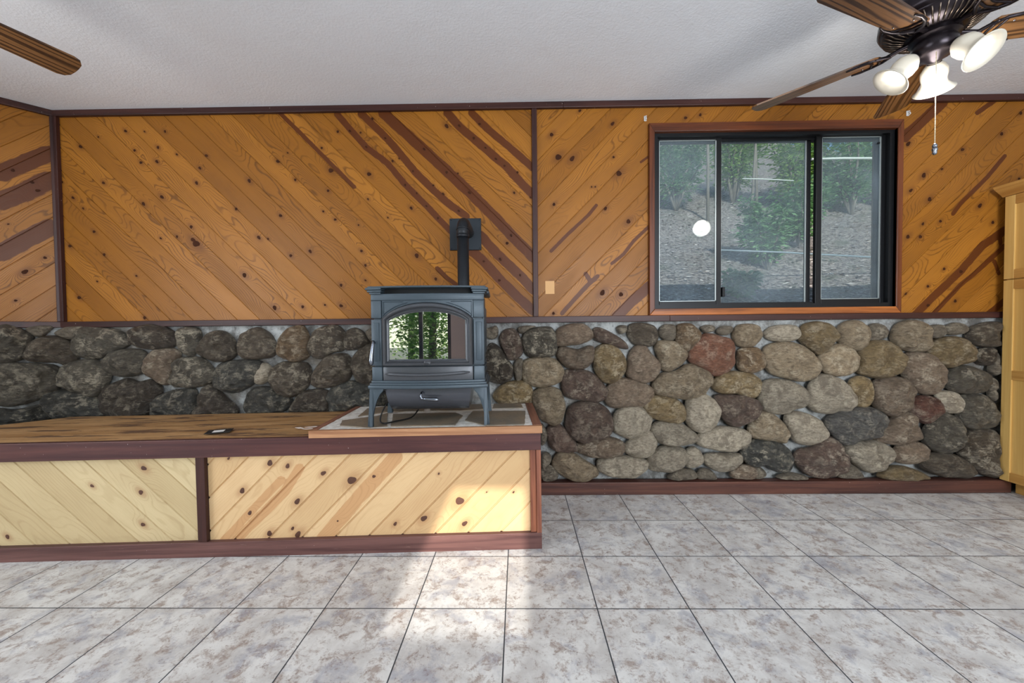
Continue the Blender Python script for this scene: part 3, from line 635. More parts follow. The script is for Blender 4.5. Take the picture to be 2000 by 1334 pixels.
def stone_bm(P, seed, nrm, bm):
    n, m = 56, 18
    C0 = sum(P, Vector())/len(P); out = catmull(P, n)
    rad = sum((p-C0).length for p in out)/n
    H = min(.066, .56*rad)*(.85+.3*((seed*7919) % 97)/97)
    ux = Vector((0, 0, 1)).cross(nrm).normalized(); tilt = Vector((math.sin(seed*1.7)*.25, 0, math.cos(seed*2.3)*.25))
    rings = []
    for j in range(m):
        t = j/(m-1); s = 1-t; s2 = s
        # s: radial factor, lift: dome profile
        fr = math.sin(s*math.pi/2)**.85 if s > 0 else 0
        ring = []
        if j == m-1:
            rings.append([bm.verts.new(C0+nrm*H*(1+.3*noise.noise(C0*9)))]); break
        for p in out:
            q = C0+(p-C0)*fr*1.085
            lift = (1-fr**2.7)**(1/2.1)
            e = q*1.0
            big = noise.noise(e*11+Vector((seed, 0, 0))); med = noise.noise(e*28+Vector((0, seed, 0))); fac = 1.1-2.4*abs(noise.noise(e*Vector((1, 1, 1)).x*22+Vector((seed, seed, 0))))+.45*noise.fractal(e*55, .8, 2, 3)
            dvec = (p-C0)*fr
            l2 = H*lift*(1+.50*big+.34*med) + H*.35*fr*lift*(dvec.dot(ux)*tilt.x+dvec.z*tilt.z)/max(rad, .01)
            q = q+nrm*(l2+.0050*fac*lift-.012*(1-lift))+(p-C0)*(.035*med)*(1 if fr > .5 else fr*2)
            ring.append(bm.verts.new(q))
        rings.append(ring)
    for a, b in zip(rings, rings[1:]):
        for k in range(n):
            if len(b) == 1: f = bm.faces.new((a[k], a[(k+1) % n], b[0]))
            else: f = bm.faces.new((a[k], a[(k+1) % n], b[(k+1) % n], b[k]))
            f.smooth = True
lst = []
for i, ((s, ox, oy), c_, P) in enumerate(STONES):
    W3 = []; side = 0
    for x, y in P:
        px, py = ox+x/s, oy+y/s
        w = atY(px, py, YS)
        if w.x < XC-.005:
            l = hitplane(px, py, MLS); w = MLS @ l; side += 1
        W3.append(w)
    left = side > len(P)*.5
    for w in W3: w.x = min(w.x, 2.955-.004*((w.z*50) % 3))
    if max(w.x for w in W3)-min(w.x for w in W3) < .03: continue
    cen = sum(W3, Vector())/len(W3)
    A_ = sum((W3[k]-cen).cross(W3[(k+1) % len(W3)]-cen).length for k in range(len(W3)))/2
    nrm = (Vector((0, -1, 0))*(len(P)-side) + Vector((math.sqrt(.5), -math.sqrt(.5), 0))*side).normalized()
    lst.append((A_, i, W3, left, nrm, c_))
lst.sort(key=lambda a: -a[0])
wantc = 0; smalls = {}
for A_, i, W3, left, nrm, c_ in lst:
    if wantc < 100:
        bm = bmesh.new(); stone_bm(W3, i+1, nrm, bm); bm.normal_update()
        bmesh.ops.recalc_face_normals(bm, faces=bm.faces)
        o = obj('river_stone', bm, M_stone, wall_left if left else wall_back)
        r_, g_, b_ = PAL[c_]; v = .9+.25*((i*37) % 11)/11; o.color = tuple(srgb(min(255, r_*v), min(255, g_*v), min(255, b_*v))[:3])+(1,)
        wantc += not left
    else: smalls.setdefault('a', []).append((i, W3, nrm, c_))
if smalls:
    bm = bmesh.new()
    for i, W3, nrm, c_ in smalls['a']: stone_bm(W3, i+1, nrm, bm)
    bmesh.ops.recalc_face_normals(bm, faces=bm.faces)
    o = obj('small_river_stones', bm, M_stone, wall_back); o['kind'] = 'stuff'; o.color = tuple(srgb(140, 130, 114)[:3])+(1,)

# ---------------------------------------------------------------- raised wooden platform
PW = .0391                                  # it stands slightly skew to the wall
PL = thing('wooden_platform', 'long raised wooden platform clad in pale diagonal pine boards under the stove', 'platform', (.11, 1.817, 0), (0, -.0045, math.atan(PW)))
PH, PT0 = .550, .468
L0 = -3.3
MP = Matrix.Translation((0, .024, 0))
def pbox(name, m, *a, bev=.002): return boxo(name, m, PL, *a, bev=bev)
pbox('base_board', M_base, L0, .0, 0, .026, .0, .076)
pbox('top_rail', m_wood('dark redwood rail of platform', 0, srgb(88, 54, 50), srgb(62, 37, 38), .4, srgb(130, 100, 96)), L0, 0, -.004, .022, PT0, PH)
pbox('batten', M_trim[2], -1.578, -1.538, .002, .024, .076, PT0)
pbox('corner_post', m_wood('redwood end strip', 2, srgb(160, 104, 78), srgb(104, 58, 46), .5), -.022, .0, .0, .024, .076, PT0)
pbox('corner_post', m_wood('redwood corner strip', 2, srgb(150, 92, 66), srgb(96, 54, 42), .5), -.05, -.0225, .010, .024, .076, PT0).scale = (1, 1, 1)
MPw = Matrix.Translation((.11, 1.817, 0)) @ Matrix.Rotation(math.atan(PW), 4, 'Z') @ Matrix.Rotation(-.0045, 4, 'Y') @ MP
KPL = onpl([(1003,480,13),(643,603,9),(983,648,12),(998,873,11),(53,958,11)], 3.571, 0, 780, MPw)
KPR = onpl([(1595,412,7),(1883,444,15),(1690,637,14),(1743,792,11),(1417,928,8),(1880,935,14)], 3.571, 0, 780, MPw) + onpl([(78,465,12),(327,515,13),(525,564,22),(145,712,15),(113,900,9),(150,942,16),(680,537,9),(427,848,5),(1132,518,6),(828,868,10),(1028,830,16),(1278,708,22),(1312,866,14),(1466,647,4),(1653,647,6)], 3.571, 540, 780, MPw)
def off_at(x, y, sgn):
    w = hitplane(x, y, MPw); return w.x+w.z if sgn > 0 else w.x-w.z
g1, g2 = off_at(585/3.571, 780+428/3.571, 1), off_at(540+740/3.571, 780+383/3.571, -1)
SPR = [st2([(330,970),(560,700),(830,400)], 74, 3.571, 540, 780, MPw), st2([(-300,1000),(60,640),(160,480)], 50, 3.571, 540, 780, MPw), st2([(1560,985),(1960,560)], 40, 3.571, 0, 780, MPw)]
boards('front_panel', PL, MP, L0, -1.578, .076, PT0, +1, g1, .1545, [M_pale_grey, M_knotp], KPL, [], seed=21, gd=.0045, gw=.0022)
boards('front_panel', PL, MP, -1.538, -.05, .076, PT0, -1, g2, .1545, [M_pale, M_knotp], KPR, SPR, seed=22, gd=.006, gw=.0032)
pbox('end_panel', m_wood('redwood end boarding', 2, srgb(140, 90, 66), srgb(92, 54, 42), .55), -.03, -.006, .03, .60, .0, PT0+.04)
g = G('stained plywood top'); c = g.coord('Object')
e1 = g.noise(g.scl(c, 1.2, 9, 1), 1.6, 6, .65, .5); e2 = g.noise(g.scl(c, 4, 90, 1), 1, 4, .65); e3 = g.noise(g.scl(c, 2.2, 15, 1), 1.2, 7, .7, .3)
col = g.mix(g.step(e1, .35, .65), srgb(150, 112, 68), srgb(180, 142, 96)); col = g.mix(g.math('MULTIPLY', g.step(e2, .5, .7), .5), col, srgb(124, 84, 48))
col = g.mix(g.math('MULTIPLY', g.step(e3, .52, .60), .85), col, srgb(80, 58, 46))
g.set(Base_Color=col, Roughness=.6, Normal=g.bump(e2, .2, .003)); M_ply = g.m
bm = bmesh.new(); prism(bm, [(L0, .02), (-.0, .02), (-.0, .62), (-2.78, .62), (-2.84, .54), (L0, .10)], 0, .018)
for v in bm.verts: v.co = Vector((v.co.x, v.co.z, PH-.006-v.co.y))
bmesh.ops.recalc_face_normals(bm, faces=bm.faces)
obj('top_panel', bm, M_ply, PL)
# small things lying on the platform
def on_top(px, py, z=PH): return atZ(px, py, z-.0115*0)
p = atZ(428, 842, .545); fr_ = thing('picture_card', 'small black and white card lying flat on the platform left of the stove', 'card', (p.x, p.y, .5435), (0, 0, R(24)))
boxo('black_border', m_plain('black card', srgb(22, 22, 24), .5), fr_, -.052, .052, -.038, .038, 0, .002)
boxo('white_centre', m_plain('white paper', srgb(225, 225, 222), .6), fr_, -.024, .022, -.020, .018, .002, .003)
p = atZ(610, 834, .547); bm = bmesh.new()
for cx, cy, w_, h_, a in ((0, 0, .035, .012, .5), (.0, -.04, .03, .01, .35), (-.055, -.02, .018, .02, .6)):
    prism(bm, [(-w_, -h_), (w_*.4, -h_*.7), (w_, h_), (-w_*.3, h_*.8)], 0, .001, M=Matrix.Translation((cx, cy, .001)) @ Matrix.Rotation(a, 4, 'Z') @ Matrix.Rotation(R(90), 4, 'X'))
o = obj('paper_scrap', bm, m_plain('torn white paper', srgb(216, 206, 200), .7)); o.location = (p.x, p.y, .5465); tag(o, 'torn white paper scraps beside the left edge of the hearth slab', 'paper')

# ---------------------------------------------------------------- hearth slab
HP = thing('hearth_pad', 'low slab of grey flagstones in white mortar with a redwood edge, under the stove', 'hearth', (.114, 1.795, PH+.0005), (0, -.0045, math.atan(PW)))
HX, HY, HT = -1.06, .585, .034
boxo('front_edging', M_lip, HP, HX, 0, 0, .022, 0, HT, bev=.002)
boxo('side_edging', M_lipy, HP, -.042, 0, .0225, HY, 0, HT+.001, bev=.002)
boxo('side_edging', M_lipy, HP, HX, HX+.03, .0225, HY, 0, HT, bev=.002)
bm = bmesh.new(); nx, ny = 60, 36
gr = [[bm.verts.new((HX+.03+(1.06-.072)*i/nx, .022+(HY-.022)*j/ny, HT-.003+.002*noise.noise(Vector((i*.4, j*.4, 0))))) for j in range(ny+1)] for i in range(nx+1)]
for i in range(nx):
    for j in range(ny): bm.faces.new((gr[i][j], gr[i+1][j], gr[i+1][j+1], gr[i][j+1]))
g = G('white hearth mortar'); c = g.coord('Object'); q2 = g.noise(c, 30, 5, .7)
g.set(Base_Color=g.mix(g.step(q2, .35, .7), srgb(222, 220, 214), srgb(186, 182, 174)), Roughness=.9, Normal=g.bump(q2, .4, .006)); M_hm = g.m
obj('mortar', bm, M_hm, HP, 180)
g = G('grey brown flagstone'); c = g.coord('Object'); oi = g.n('ObjectInfo').outputs['Random']; q1 = g.noise(c, 6, 5, .65, .5); q2 = g.noise(c, 55, 6, .7)
col = g.mix(g.step(q1, .35, .65), srgb(132, 116, 96), srgb(112, 104, 92)); col = g.mix(g.math('MULTIPLY', g.step(q2, .5, .65), .4), col, srgb(86, 78, 68))
g.set(Base_Color=col, Roughness=.6, Normal=g.bump(q2, .5, .006)); M_flag = g.m
Mh = Matrix.Translation((.114, 1.795, PH)) @ Matrix.Rotation(math.atan(PW), 4, 'Z')
def hl(px, py):
    w = atZ(px, py, .583); l = Mh.inverted() @ w; return (max(HX+.035, min(-.047, l.x)), max(.03, min(HY-.01, l.y)))
for P in ([(664,830),(668,820),(735,812),(757,806),(757,832),(722,835),(700,833)], [(763,832),(768,808),(890,806),(905,812),(898,818),(888,830),(840,831)], [(908,821),(924,803),(1026,803),(1026,815),(1024,829),(950,832)],
          [(962,798),(965,788),(1016,786),(1022,797)], [(700,812),(718,797),(760,792),(830,790),(828,803),(760,803)], [(840,802),(842,790),(950,788),(945,799),(900,802)]):
    q = [Vector((*hl(x, y), 0)) for x, y in P]; q = catmull(q, 26) if False else q
    bm = bmesh.new(); n = len(q); top = [bm.verts.new((v.x, v.y, HT+.0015)) for v in q]; bot = [bm.verts.new((v.x, v.y, HT-.012)) for v in q]
    bm.faces.new(top); 
    for i in range(n): bm.faces.new((top[i], bot[i], bot[(i+1) % n], top[(i+1) % n]))
    bmesh.ops.recalc_face_normals(bm, faces=bm.faces); bmesh.ops.subdivide_edges(bm, edges=[e for e in bm.edges if e.calc_length() > .03], cuts=4)
    for v in bm.verts: v.co += Vector((noise.noise(v.co*40), noise.noise(v.co*40+Vector((5, 0, 0))), 0))*.004
    obj('flagstone', bm, M_flag, HP)

# ---------------------------------------------------------------- cast iron stove
g = G('blue grey enamelled cast iron'); c = g.coord('Object'); q = g.noise(c, 260, 3, .6); q2 = g.noise(c, 5, 4, .6)
g.set(Base_Color=g.mix(q2, srgb(54, 64, 72), srgb(64, 76, 84)), Roughness=g.math('ADD', .36, g.math('MULTIPLY', q, .2)), Metallic=.25, Normal=g.bump(q, .25, .001)); M_iron = g.m
M_iron2 = m_plain('dark moulded cast iron', srgb(70, 72, 76), .34, .3, 240, .15)
M_sheet = m_plain('dark painted sheet steel', srgb(72, 74, 80), .26, .45)
M_dark = m_plain('slot shade black', srgb(12, 12, 13), .8)
g = G('sooty stove glass'); c = g.coord('Object'); soot = g.noise(g.scl(c, 7, 1, 5), 1.5, 5, .65)
lw = g.n('LayerWeight', {'Blend': .3}).outputs['Fresnel']
g.set(Base_Color=g.mix(g.step(soot, .45, .7), srgb(20, 24, 30), srgb(70, 58, 54)), Roughness=.015, Metallic=0.); g.b.inputs['IOR'].default_value = 2.6; g.b.inputs['Specular IOR Level'].default_value = .5
gs_ = g.n('BsdfGlossy', {'Color': (.85, .92, .96, 1), 'Roughness': .01}).outputs[0]
ms_ = g.n('MixShader', {0: .62, 1: g.b.outputs[0], 2: gs_}).outputs[0]; g.t.links.new(ms_, g.out.inputs['Surface'])
M_sglass = g.m
SX, SY, SZ = -.414, 1.842, .5822
ST = thing('pellet_stove', 'blue grey cast iron stove with arched glass door standing on the hearth slab', 'stove', (SX, SY, SZ), (0, 0, math.atan(.036)))
BOW = .030
def bow(bm, amt=BOW):
    for k in range(-9, 10):
        bmesh.ops.bisect_plane(bm, geom=bm.verts[:]+bm.edges[:]+bm.faces[:], plane_co=(k*.031, 0, 0), plane_no=(1, 0, 0))
    for v in bm.verts:
        f = max(0., min(1., 1-(v.co.y-.03)/.14)); v.co.y -= amt*(1-(v.co.x/.285)**2)*f if abs(v.co.x) < .285 else 0
    return bm
def sp(name, m, fn, parent=ST, bw=True, smooth=30):
    bm = bmesh.new(); fn(bm)
    if bw: bow(bm)
    return obj(name, bm, m, parent, smooth)
def arch(x, c0, a, w): return c0 + a*math.sqrt(max(0, 1-(x/w)**2))
def body(bm):
    box(bm, -.255, .255, .012, .30, .215, .617, .004)
    for s in (-1, 1):                                   # ribs on the side faces
        for z in (.24, .262, .284): box(bm, s*.256-.006, s*.256+.006, .03, .28, z, z+.012, .003)
        box(bm, s*.256-.007, s*.256+.007, .045, .265, .33, .56, .005)
sp('body', M_iron, body)
sp('door_surround', M_iron, lambda bm: ([prism(bm, [(x0, arch(x0, .44, .137, .238)), (x1, arch(x1, .44, .137, .238)), (x1, .588), (x0, .588)], .0, .014) for x0, x1 in [(-.211+i*.0211, -.211+(i+1)*.0211) for i in range(20)]],
    box(bm, -.2635, .2635, -.006, .02, .586, .618, .004)))
def pilasters(s):
    def f(bm):
        box(bm, min(s*.2625, s*.2125), max(s*.2625, s*.2125), -.006, .02, .505, .586, .003)
        box(bm, min(s*.2625, s*.2125), max(s*.2625, s*.2125), -.006, .02, .284, .499, .003)
        box(bm, min(s*.2625, s*.2125), max(s*.2625, s*.2125), -.006, .02, .214, .279, .003)
        box(bm, min(s*.252, s*.224), max(s*.252, s*.224), -.0095, .0, .305, .485, .003)
    return f
for s in (-1, 1): sp('pilaster', M_iron, pilasters(s))
def spandrel(s):
    def f(bm): tube(bm, [(s*.11, -.003, .580), (s*.205, -.003, .58), (s*.205, -.003, .512)] + [(s*x, -.003, arch(x, .45, .136, .238)) for x in (.204, .19, .17, .15, .13, .11, .09)], .0018, 6)
    return f
for s_ in (-1, 1): sp('spandrel_beading', M_iron, spandrel(s_))
def outl(kind, n=40):
    P = []
    if kind == 'o': hw, zb, c0, a, w = .209, .283, .44, .134, .235
    else: hw, zb, c0, a, w = .174, .313, .44, .093, .212
    for i in range(12): P.append((-hw + 2*hw*i/12, zb))
    zt = arch(hw, c0, a, w)
    for i in range(8): P.append((hw, zb+(zt-zb)*i/8))
    for i in range(n): x = hw-2*hw*i/n; P.append((x, arch(x, c0, a, w)))
    for i in range(8): P.append((-hw, zt-(zt-zb)*i/8))
    return P
door = thing
dbm = bmesh.new(); O_, I_ = outl('o'), outl('i'); prof = [(0, .012), (0, -.012), (.12, -.022), (.38, -.026), (.55, -.020), (.60, -.012), (.66, -.012), (.72, -.018), (.9, -.014), (1, -.004), (1, .006)]
rings = [[dbm.verts.new((o[0]*(1-t)+i[0]*t, y, o[1]*(1-t)+i[1]*t)) for o, i in zip(O_, I_)] for t, y in prof]
for a, b in zip(rings, rings[1:]):
    for k in range(len(a)): dbm.faces.new((a[k], a[(k+1) % len(a)], b[(k+1) % len(a)], b[k]))
bmesh.ops.recalc_face_normals(dbm, faces=dbm.faces)
for v in dbm.verts: v.co.y -= BOW*(1-(v.co.x/.285)**2)
dr = obj('door', dbm, M_iron2, ST, 40)
gb = bmesh.new(); gi = outl('i'); n = 24
cols = []
for i in range(n+1):
    x = -.175+.35*i/n; cols.append((gb.verts.new((x, -BOW*.82, .311)), gb.verts.new((x, -BOW*.82, arch(x, .44, .094, .2125)))))
for a, b in zip(cols, cols[1:]): gb.faces.new((a[0], b[0], b[1], a[1]))
gl = obj('glass', gb, M_sglass, dr)
eb = bmesh.new(); lathe(eb, [(.0001, .006), (.008, .005), (.012, .002), (.013, 0)], 20, Matrix.Translation((.003, -.055, .298)) @ Matrix.Scale(1.3, 4, (1, 0, 0)) @ Matrix.Rotation(R(90), 4, 'X'))
for k in range(-3, 4): tube(eb, [(k*.0032-.0015, -.060, .291), (k*.0032+.002, -.0625, .298), (k*.0032+.0045, -.060, .305)], .0011, 5)
obj('emblem', eb, M_iron2, dr)
hb = bmesh.new(); tube(hb, [(-.247, -.004, .392), (-.247, -.03, .392)], .006, 10); tube(hb, [(-.247, -.032, .402), (-.248, -.036, .38), (-.252, -.042, .34), (-.254, -.044, .31), (-.254, -.044, .296), (-.254, -.044, .288)], [.006, .0075, .0095, .011, .0095, .003], 14)
obj('door_handle', hb, M_chrome, dr)
def lower(bm):
    box(bm, -.209, .209, -.004, .02, .214, .279, .003)
    pts = [(-.195+.39*i/16, -.012-.018*math.sin(math.pi*i/16)**.6, .247+.004*(i/16)+.006*math.sin(math.pi*i/16)*-1) for i in range(17)]
    tube(bm, pts, [.003]+[.0075]*15+[.003], 10)
sp('lower_panel', M_iron2, lower)
def ledge(bm):
    for hw, y, z0, z1 in ((.266, -.012, .202, .215), (.272, -.018, .192, .204), (.279, -.024, .178, .194)): box(bm, -hw, hw, y, .31, z0, z1, .004)
sp('base_ledge', M_iron, ledge)
def top(bm):
    box(bm, -.272, .272, -.026, .315, .643, .651, .003)
    for s in (-1, 1):
        a, b = sorted((s*.283, s*.205)); box(bm, a, b, -.030, .07, .634, .645, .004)
        a, b = sorted((s*.276, s*.207)); box(bm, a, b, -.022, .07, .624, .635, .004)
        a, b = sorted((s*.268, s*.212)); box(bm, a, b, -.012, .07, .616, .625, .002)
        a, b = sorted((s*.2835, s*.25)); box(bm, a, b, .06, .31, .622, .6455, .006)
sp('top_plate', M_iron, top)
sp('vent_recess', M_dark, lambda bm: box(bm, -.25, .25, .035, .29, .616, .644))  # black box paints the shade inside the open slot
LEGP = [(.000, .180), (.066, .180), (.060, .165), (.046, .150), (.032, .122), (.020, .085), (.012, .045), (.011, .0), (-.012, .0), (-.010, .03), (-.004, .10)]
for sx_, sy_ in ((-1, 1), (1, 1), (-1, -1), (1, -1)):
    bm = bmesh.new()
    X0 = sx_*.272; Y0 = -.020 if sy_ > 0 else .308
    pp_ = [(X0 - sx_*x, z) for x, z in LEGP]
    prism(bm, pp_, Y0, Y0+.014*sy_, .0015)
    pq = [(x*.9, z) for x, z in LEGP]                      # side web
    Mx = Matrix(((0, 1, 0, X0+sx_*.0), (sy_*1, 0, 0, Y0), (0, 0, 1, 0), (0, 0, 0, 1)))
    prism(bm, pq, 0, -sx_*.014, .0015, M=Mx)
    for v in bm.verts:                                    # splay outwards to the foot
        f = 1-v.co.z/.18; 
    bmesh.ops.recalc_face_normals(bm, faces=bm.faces)
    obj('leg', bm, M_iron, ST, 30)
def pan(bm):
    pr_ = [(-.004, .181), (-.008, .150), (-.002, .118), (.014, .092), (.040, .072), (.07, .063), (.25, .063), (.25, .181)]
    Mx = Matrix(((0, 1, 0, 0), (1, 0, 0, 0), (0, 0, 1, 0), (0, 0, 0, 1)))
    prism(bm, pr_, -.205, .200, .001, M=Mx)
    for v in bm.verts: v.co.x *= .9+.1*min(1, (v.co.z-.06)/.12)
ap = sp('ash_pan', M_sheet, pan, bw=False, smooth=35)
hb = bmesh.new(); tube(hb, [(-.031, -.004, .158), (-.031, -.028, .156), (-.034, -.032, .142), (-.031, -.033, .132), (-.02, -.033, .129)], .0045, 10)
tube(hb, [(-.024, -.033, .130), (-.01, -.033, .129), (.025, -.033, .1265), (.040, -.033, .1255), (.047, -.033, .125), (.050, -.033, .125)], [.004, .006, .0085, .0085, .006, .001], 14)
obj('pan_handle', hb, M_chrome, ap)
cb = bmesh.new(); P = [Vector(p) for p in ((-.19, .12, .12), (-.225, .09, .09), (-.243, .05, .04), (-.240, .03, .012), (-.215, .02, .006), (-.18, .06, .006), (-.12, .14, .006), (-.10, .22, .03))]
CC = [P[0]]
for i in range(len(P)-1):
    a0, a1, a2, a3 = P[max(i-1, 0)], P[i], P[i+1], P[min(i+2, len(P)-1)]
    for t in (.25, .5, .75, 1): CC.append(.5*((2*a1)+(a2-a0)*t+(2*a0-5*a1+4*a2-a3)*t*t+(3*a1-a0-3*a2+a3)*t**3))
tube(cb, CC, .0036, 8)
obj('power_cord', cb, m_plain('black rubber cord', srgb(14, 14, 15), .5), ST)
# flue
FL = thing('stove_pipe', 'black flue pipe rising behind the stove and elbowing into the boarded wall', 'pipe', (0, 0, 0))
M_pipe = m_plain('matt black flue', srgb(18, 23, 29), .5, .2)
fx, fy = -.293, 2.20
bm = bmesh.new(); tube(bm, [(fx, fy, .80), (fx, fy, 1.56)], .0325, 28); obj('pipe', bm, M_pipe, FL)
bm = bmesh.new(); a_ = [(fx, fy, 1.555), (fx, fy, 1.575)] + [(fx, fy+.065-.065*math.cos(t), 1.575+.060*math.sin(t)) for t in [R(15*k) for k in range(1, 7)]] + [(fx, YP-.01, 1.635)]
tube(bm, a_, .0345, 28); obj('elbow', bm, M_pipe, FL)
bm = bmesh.new(); tube(bm, [(fx, fy, 1.545), (fx, fy, 1.560)], .0358, 28); tube(bm, [(fx, fy, 1.585), (fx, fy+.002, 1.592)], .0362, 28); obj('joint_band', bm, M_pipe, FL)
a, b = atY(878, 427, YP-.012), atY(940, 488, YP-.012)
bm = bmesh.new(); box(bm, a.x, b.x, YP-.014, YP+.006, b.z, a.z, .002)
for x in (a.x+.01, b.x-.01):
    for z in (b.z+.01, a.z-.01): lathe(bm, [(.0001, .003), (.003, .002), (.004, 0)], 10, Matrix.Translation((x, YP-.014, z)) @ Matrix.Rotation(R(90), 4, 'X'))
obj('wall_plate', bm, m_plain('dark blue black steel plate', srgb(14, 25, 34), .5, .2), FL)
bm = bmesh.new(); tube(bm, [(fx, 2.162, .84), (fx, fy+.005, .84)], .034, 24); obj('outlet', bm, M_pipe, FL)

# ---------------------------------------------------------------- window with its casing
WI = boxo('window_1', M_black, None, .856, .884, YP+.0, YP+.11, 1.147, 2.233); struct(WI)
for a in ((2.305, 2.335, 1.147, 2.233), (.884, 2.305, 2.214, 2.233), (.884, 2.305, 1.147, 1.176)): boxo('frame', M_black, WI, a[0], a[1], YP, YP+.11, a[2], a[3])
for z in (1.178, 2.206): boxo('track', M_black, WI, .884, 2.305, YP+.045, YP+.055, z-.004, z+.010)
def sash(x0, x1, z0, z1, y, w, ws=None, bead=True):
    bm = bmesh.new(); ws = ws or (w, w, w, w)     # outer rect x0..x1,z0..z1 ; widths l,r,b,t
    l, r_, b_, t_ = ws
    box(bm, x0, x0+l, y, y+.024, z0, z1, .002); box(bm, x1-r_, x1, y, y+.024, z0, z1, .002)
    box(bm, x0+l, x1-r_, y, y+.024, z0, z0+b_, .002); box(bm, x0+l, x1-r_, y, y+.024, z1-t_, z1, .002)
    s_ = obj('sash', bm, M_black, WI)
    X0, X1, Z0, Z1 = x0+l, x1-r_, z0+b_, z1-t_
    bm = bmesh.new()
    for a in ((X0, X0+.004, Z0, Z1), (X1-.007, X1, Z0, Z1), (X0, X1, Z0, Z0+.004), (X0, X1, Z1-.004, Z1)): box(bm, a[0], a[1], y+.003, y+.010, a[2], a[3])
    obj('glazing_bead', bm, M_bead, s_)
    bm = bmesh.new(); box(bm, X0, X1, y+.011, y+.014, Z0, Z1); obj('pane', bm, M_pane, s_)
    return s_
g = G('dusty window glass'); c = g.coord('Object')
d1_ = g.noise(g.scl(c, 1, 1, 1), 2.2, 5, .6, .6); d2_ = g.noise(g.scl(c, 40, 1, 3), 1, 3, .6)
dust = g.math('ADD', .10, g.math('MULTIPLY', g.step(d1_, .35, .75), .12)); dust = g.math('ADD', dust, g.math('MULTIPLY', g.step(d2_, .55, .75), .03))
tr = g.n('BsdfTransparent', {'Color': (.86, .93, .95, 1)}).outputs[0]; gl_ = g.n('BsdfGlossy', {'Color': (1, 1, 1, 1), 'Roughness': .02}).outputs[0]
df = g.n('BsdfDiffuse', {'Color': srgb(200, 215, 225)}).outputs[0]; tl = g.n('BsdfTranslucent', {'Color': srgb(200, 215, 225)}).outputs[0]
dd = g.n('MixShader', {0: .5, 1: df, 2: tl}).outputs[0]
fr = g.n('Fresnel', {'IOR': 1.25}).outputs[0]
s1 = g.n('MixShader', {0: fr, 1: tr, 2: gl_}).outputs[0]; s2 = g.n('MixShader', {0: dust, 1: s1, 2: dd}).outputs[0]
g.t.links.new(s2, g.out.inputs['Surface']); M_pane = g.m
sash(.882, 1.292, 1.170, 2.222, YP+.030, .02, (.022, .030, .028, .018))
sash(1.285, 1.872, 1.158, 2.228, YP+.064, .02, (.022, .026, .014, .008))
sash(1.880, 2.318, 1.168, 2.226, YP+.030, .03, (.036, .036, .034, .016))
boxo('latch', M_black, WI, 1.296, 1.312, YP+.02, YP+.06, 1.225, 1.285, bev=.003)
boxo('bumper', M_black, WI, 2.262, 2.272, YP+.03, YP+.045, 2.165, 2.175, bev=.002)
def casing(pts, m): bm = bmesh.new(); prism(bm, pts, YP-.025, YP+.004, .003); obj('casing', bm, m, WI)
xo0, xo1, zo0, zo1, xi0, xi1, zi0, zi1 = .825, 2.366, 1.1105, 2.285, .858, 2.333, 1.150, 2.233
casing([(xo0, zo0), (xi0, zi0), (xi0, zi1), (xo0, zo1)], M_casing[2]); casing([(xo1, zo0), (xo1, zo1), (xi1, zi1), (xi1, zi0)], M_casing[2])
casing([(xo0, zo1), (xi0, zi1), (xi1, zi1), (xo1, zo1)], M_casing[0]); casing([(xo0, zo0), (xo1, zo0), (xi1, zi0), (xi0, zi0)], M_sill)
for a in ((.850, .858, 1.147, 2.24), (2.333, 2.341, 1.147, 2.24)): boxo('jamb_liner', M_casing[2], WI, a[0], a[1], YP-.018, YP+.10, a[2], a[3])
for px, py, lb in ((1260, 232, 'small clear hook on the boards at the upper left corner of the window'), (1772, 222, 'small clear hook on the boards at the upper right corner of the window')):
    p = hitplane(px, py, MB); bm = bmesh.new(); box(bm, p.x-.008, p.x+.008, YP-.005, YP, p.z-.016, p.z+.016, .002)
    tube(bm, [(p.x, YP-.004, p.z+.006), (p.x, YP-.016, p.z+.002), (p.x+.002, YP-.019, p.z-.008), (p.x, YP-.012, p.z-.014)], .0028, 8)
    tube(bm, [(p.x-.006, YP-.005, p.z+.011), (p.x+.006, YP-.012, p.z+.013)], .002, 8)
    tag(obj('curtain_hook', bm, M_hook), lb, 'hook')

# ---------------------------------------------------------------- tall cabinet
CX, CY0, CY1, CZ = 2.972, 1.80, 2.425, 1.80
CB = thing('pantry_cabinet', 'tall honey maple cabinet standing at the right end of the stone wall', 'cabinet', (CX, (CY0+CY1)/2, 0))
T = Matrix.Translation((-CX, -(CY0+CY1)/2, 0))
def cbx(name, m, parent, *a, bev=.002): return boxo(name, m, parent, *a, bev=bev, M=T)
cbx('carcass', M_maple, CB, CX+.002, XRW-.005, CY0, CY1, .088, CZ)
cbx('toe_kick', M_mapleh, CB, CX+.07, XRW-.005, CY0+.01, CY1-.01, 0, .088)
def cdoor(z0, z1, mids=()):
    d_ = cbx('door', M_maple, CB, CX-.010, CX+.001, CY0+.002, CY1-.002, z0, z1)     # recessed panel
    for y0, y1 in ((CY0+.002, CY0+.062), (CY1-.050, CY1-.002)): cbx('stile', M_maple, d_, CX-.020, CX-.009, y0, y1, z0, z1)
    for za, zb in ((z0, z0+.055), (z1-.055, z1), *mids): cbx('rail', M_mapleh, d_, CX-.0195, CX-.009, CY0+.062, CY1-.050, za, zb)
    return d_
cdoor(.085, 1.297, ((.70, .755),)); d2 = cdoor(1.303, CZ-.002)
bm = bmesh.new(); pr_ = [(0, CZ), (-.020, CZ), (-.028, CZ+.010), (-.072, CZ+.046), (-.078, CZ+.060), (0, CZ+.060)]
box(bm, CX+.0, XRW-.005, CY0, CY1, CZ, CZ+.058)
v0 = [bm.verts.new((CX+x, CY0-.03, z)) for x, z in pr_]; v1 = [bm.verts.new((CX+x, CY1+.012, z)) for x, z in pr_]
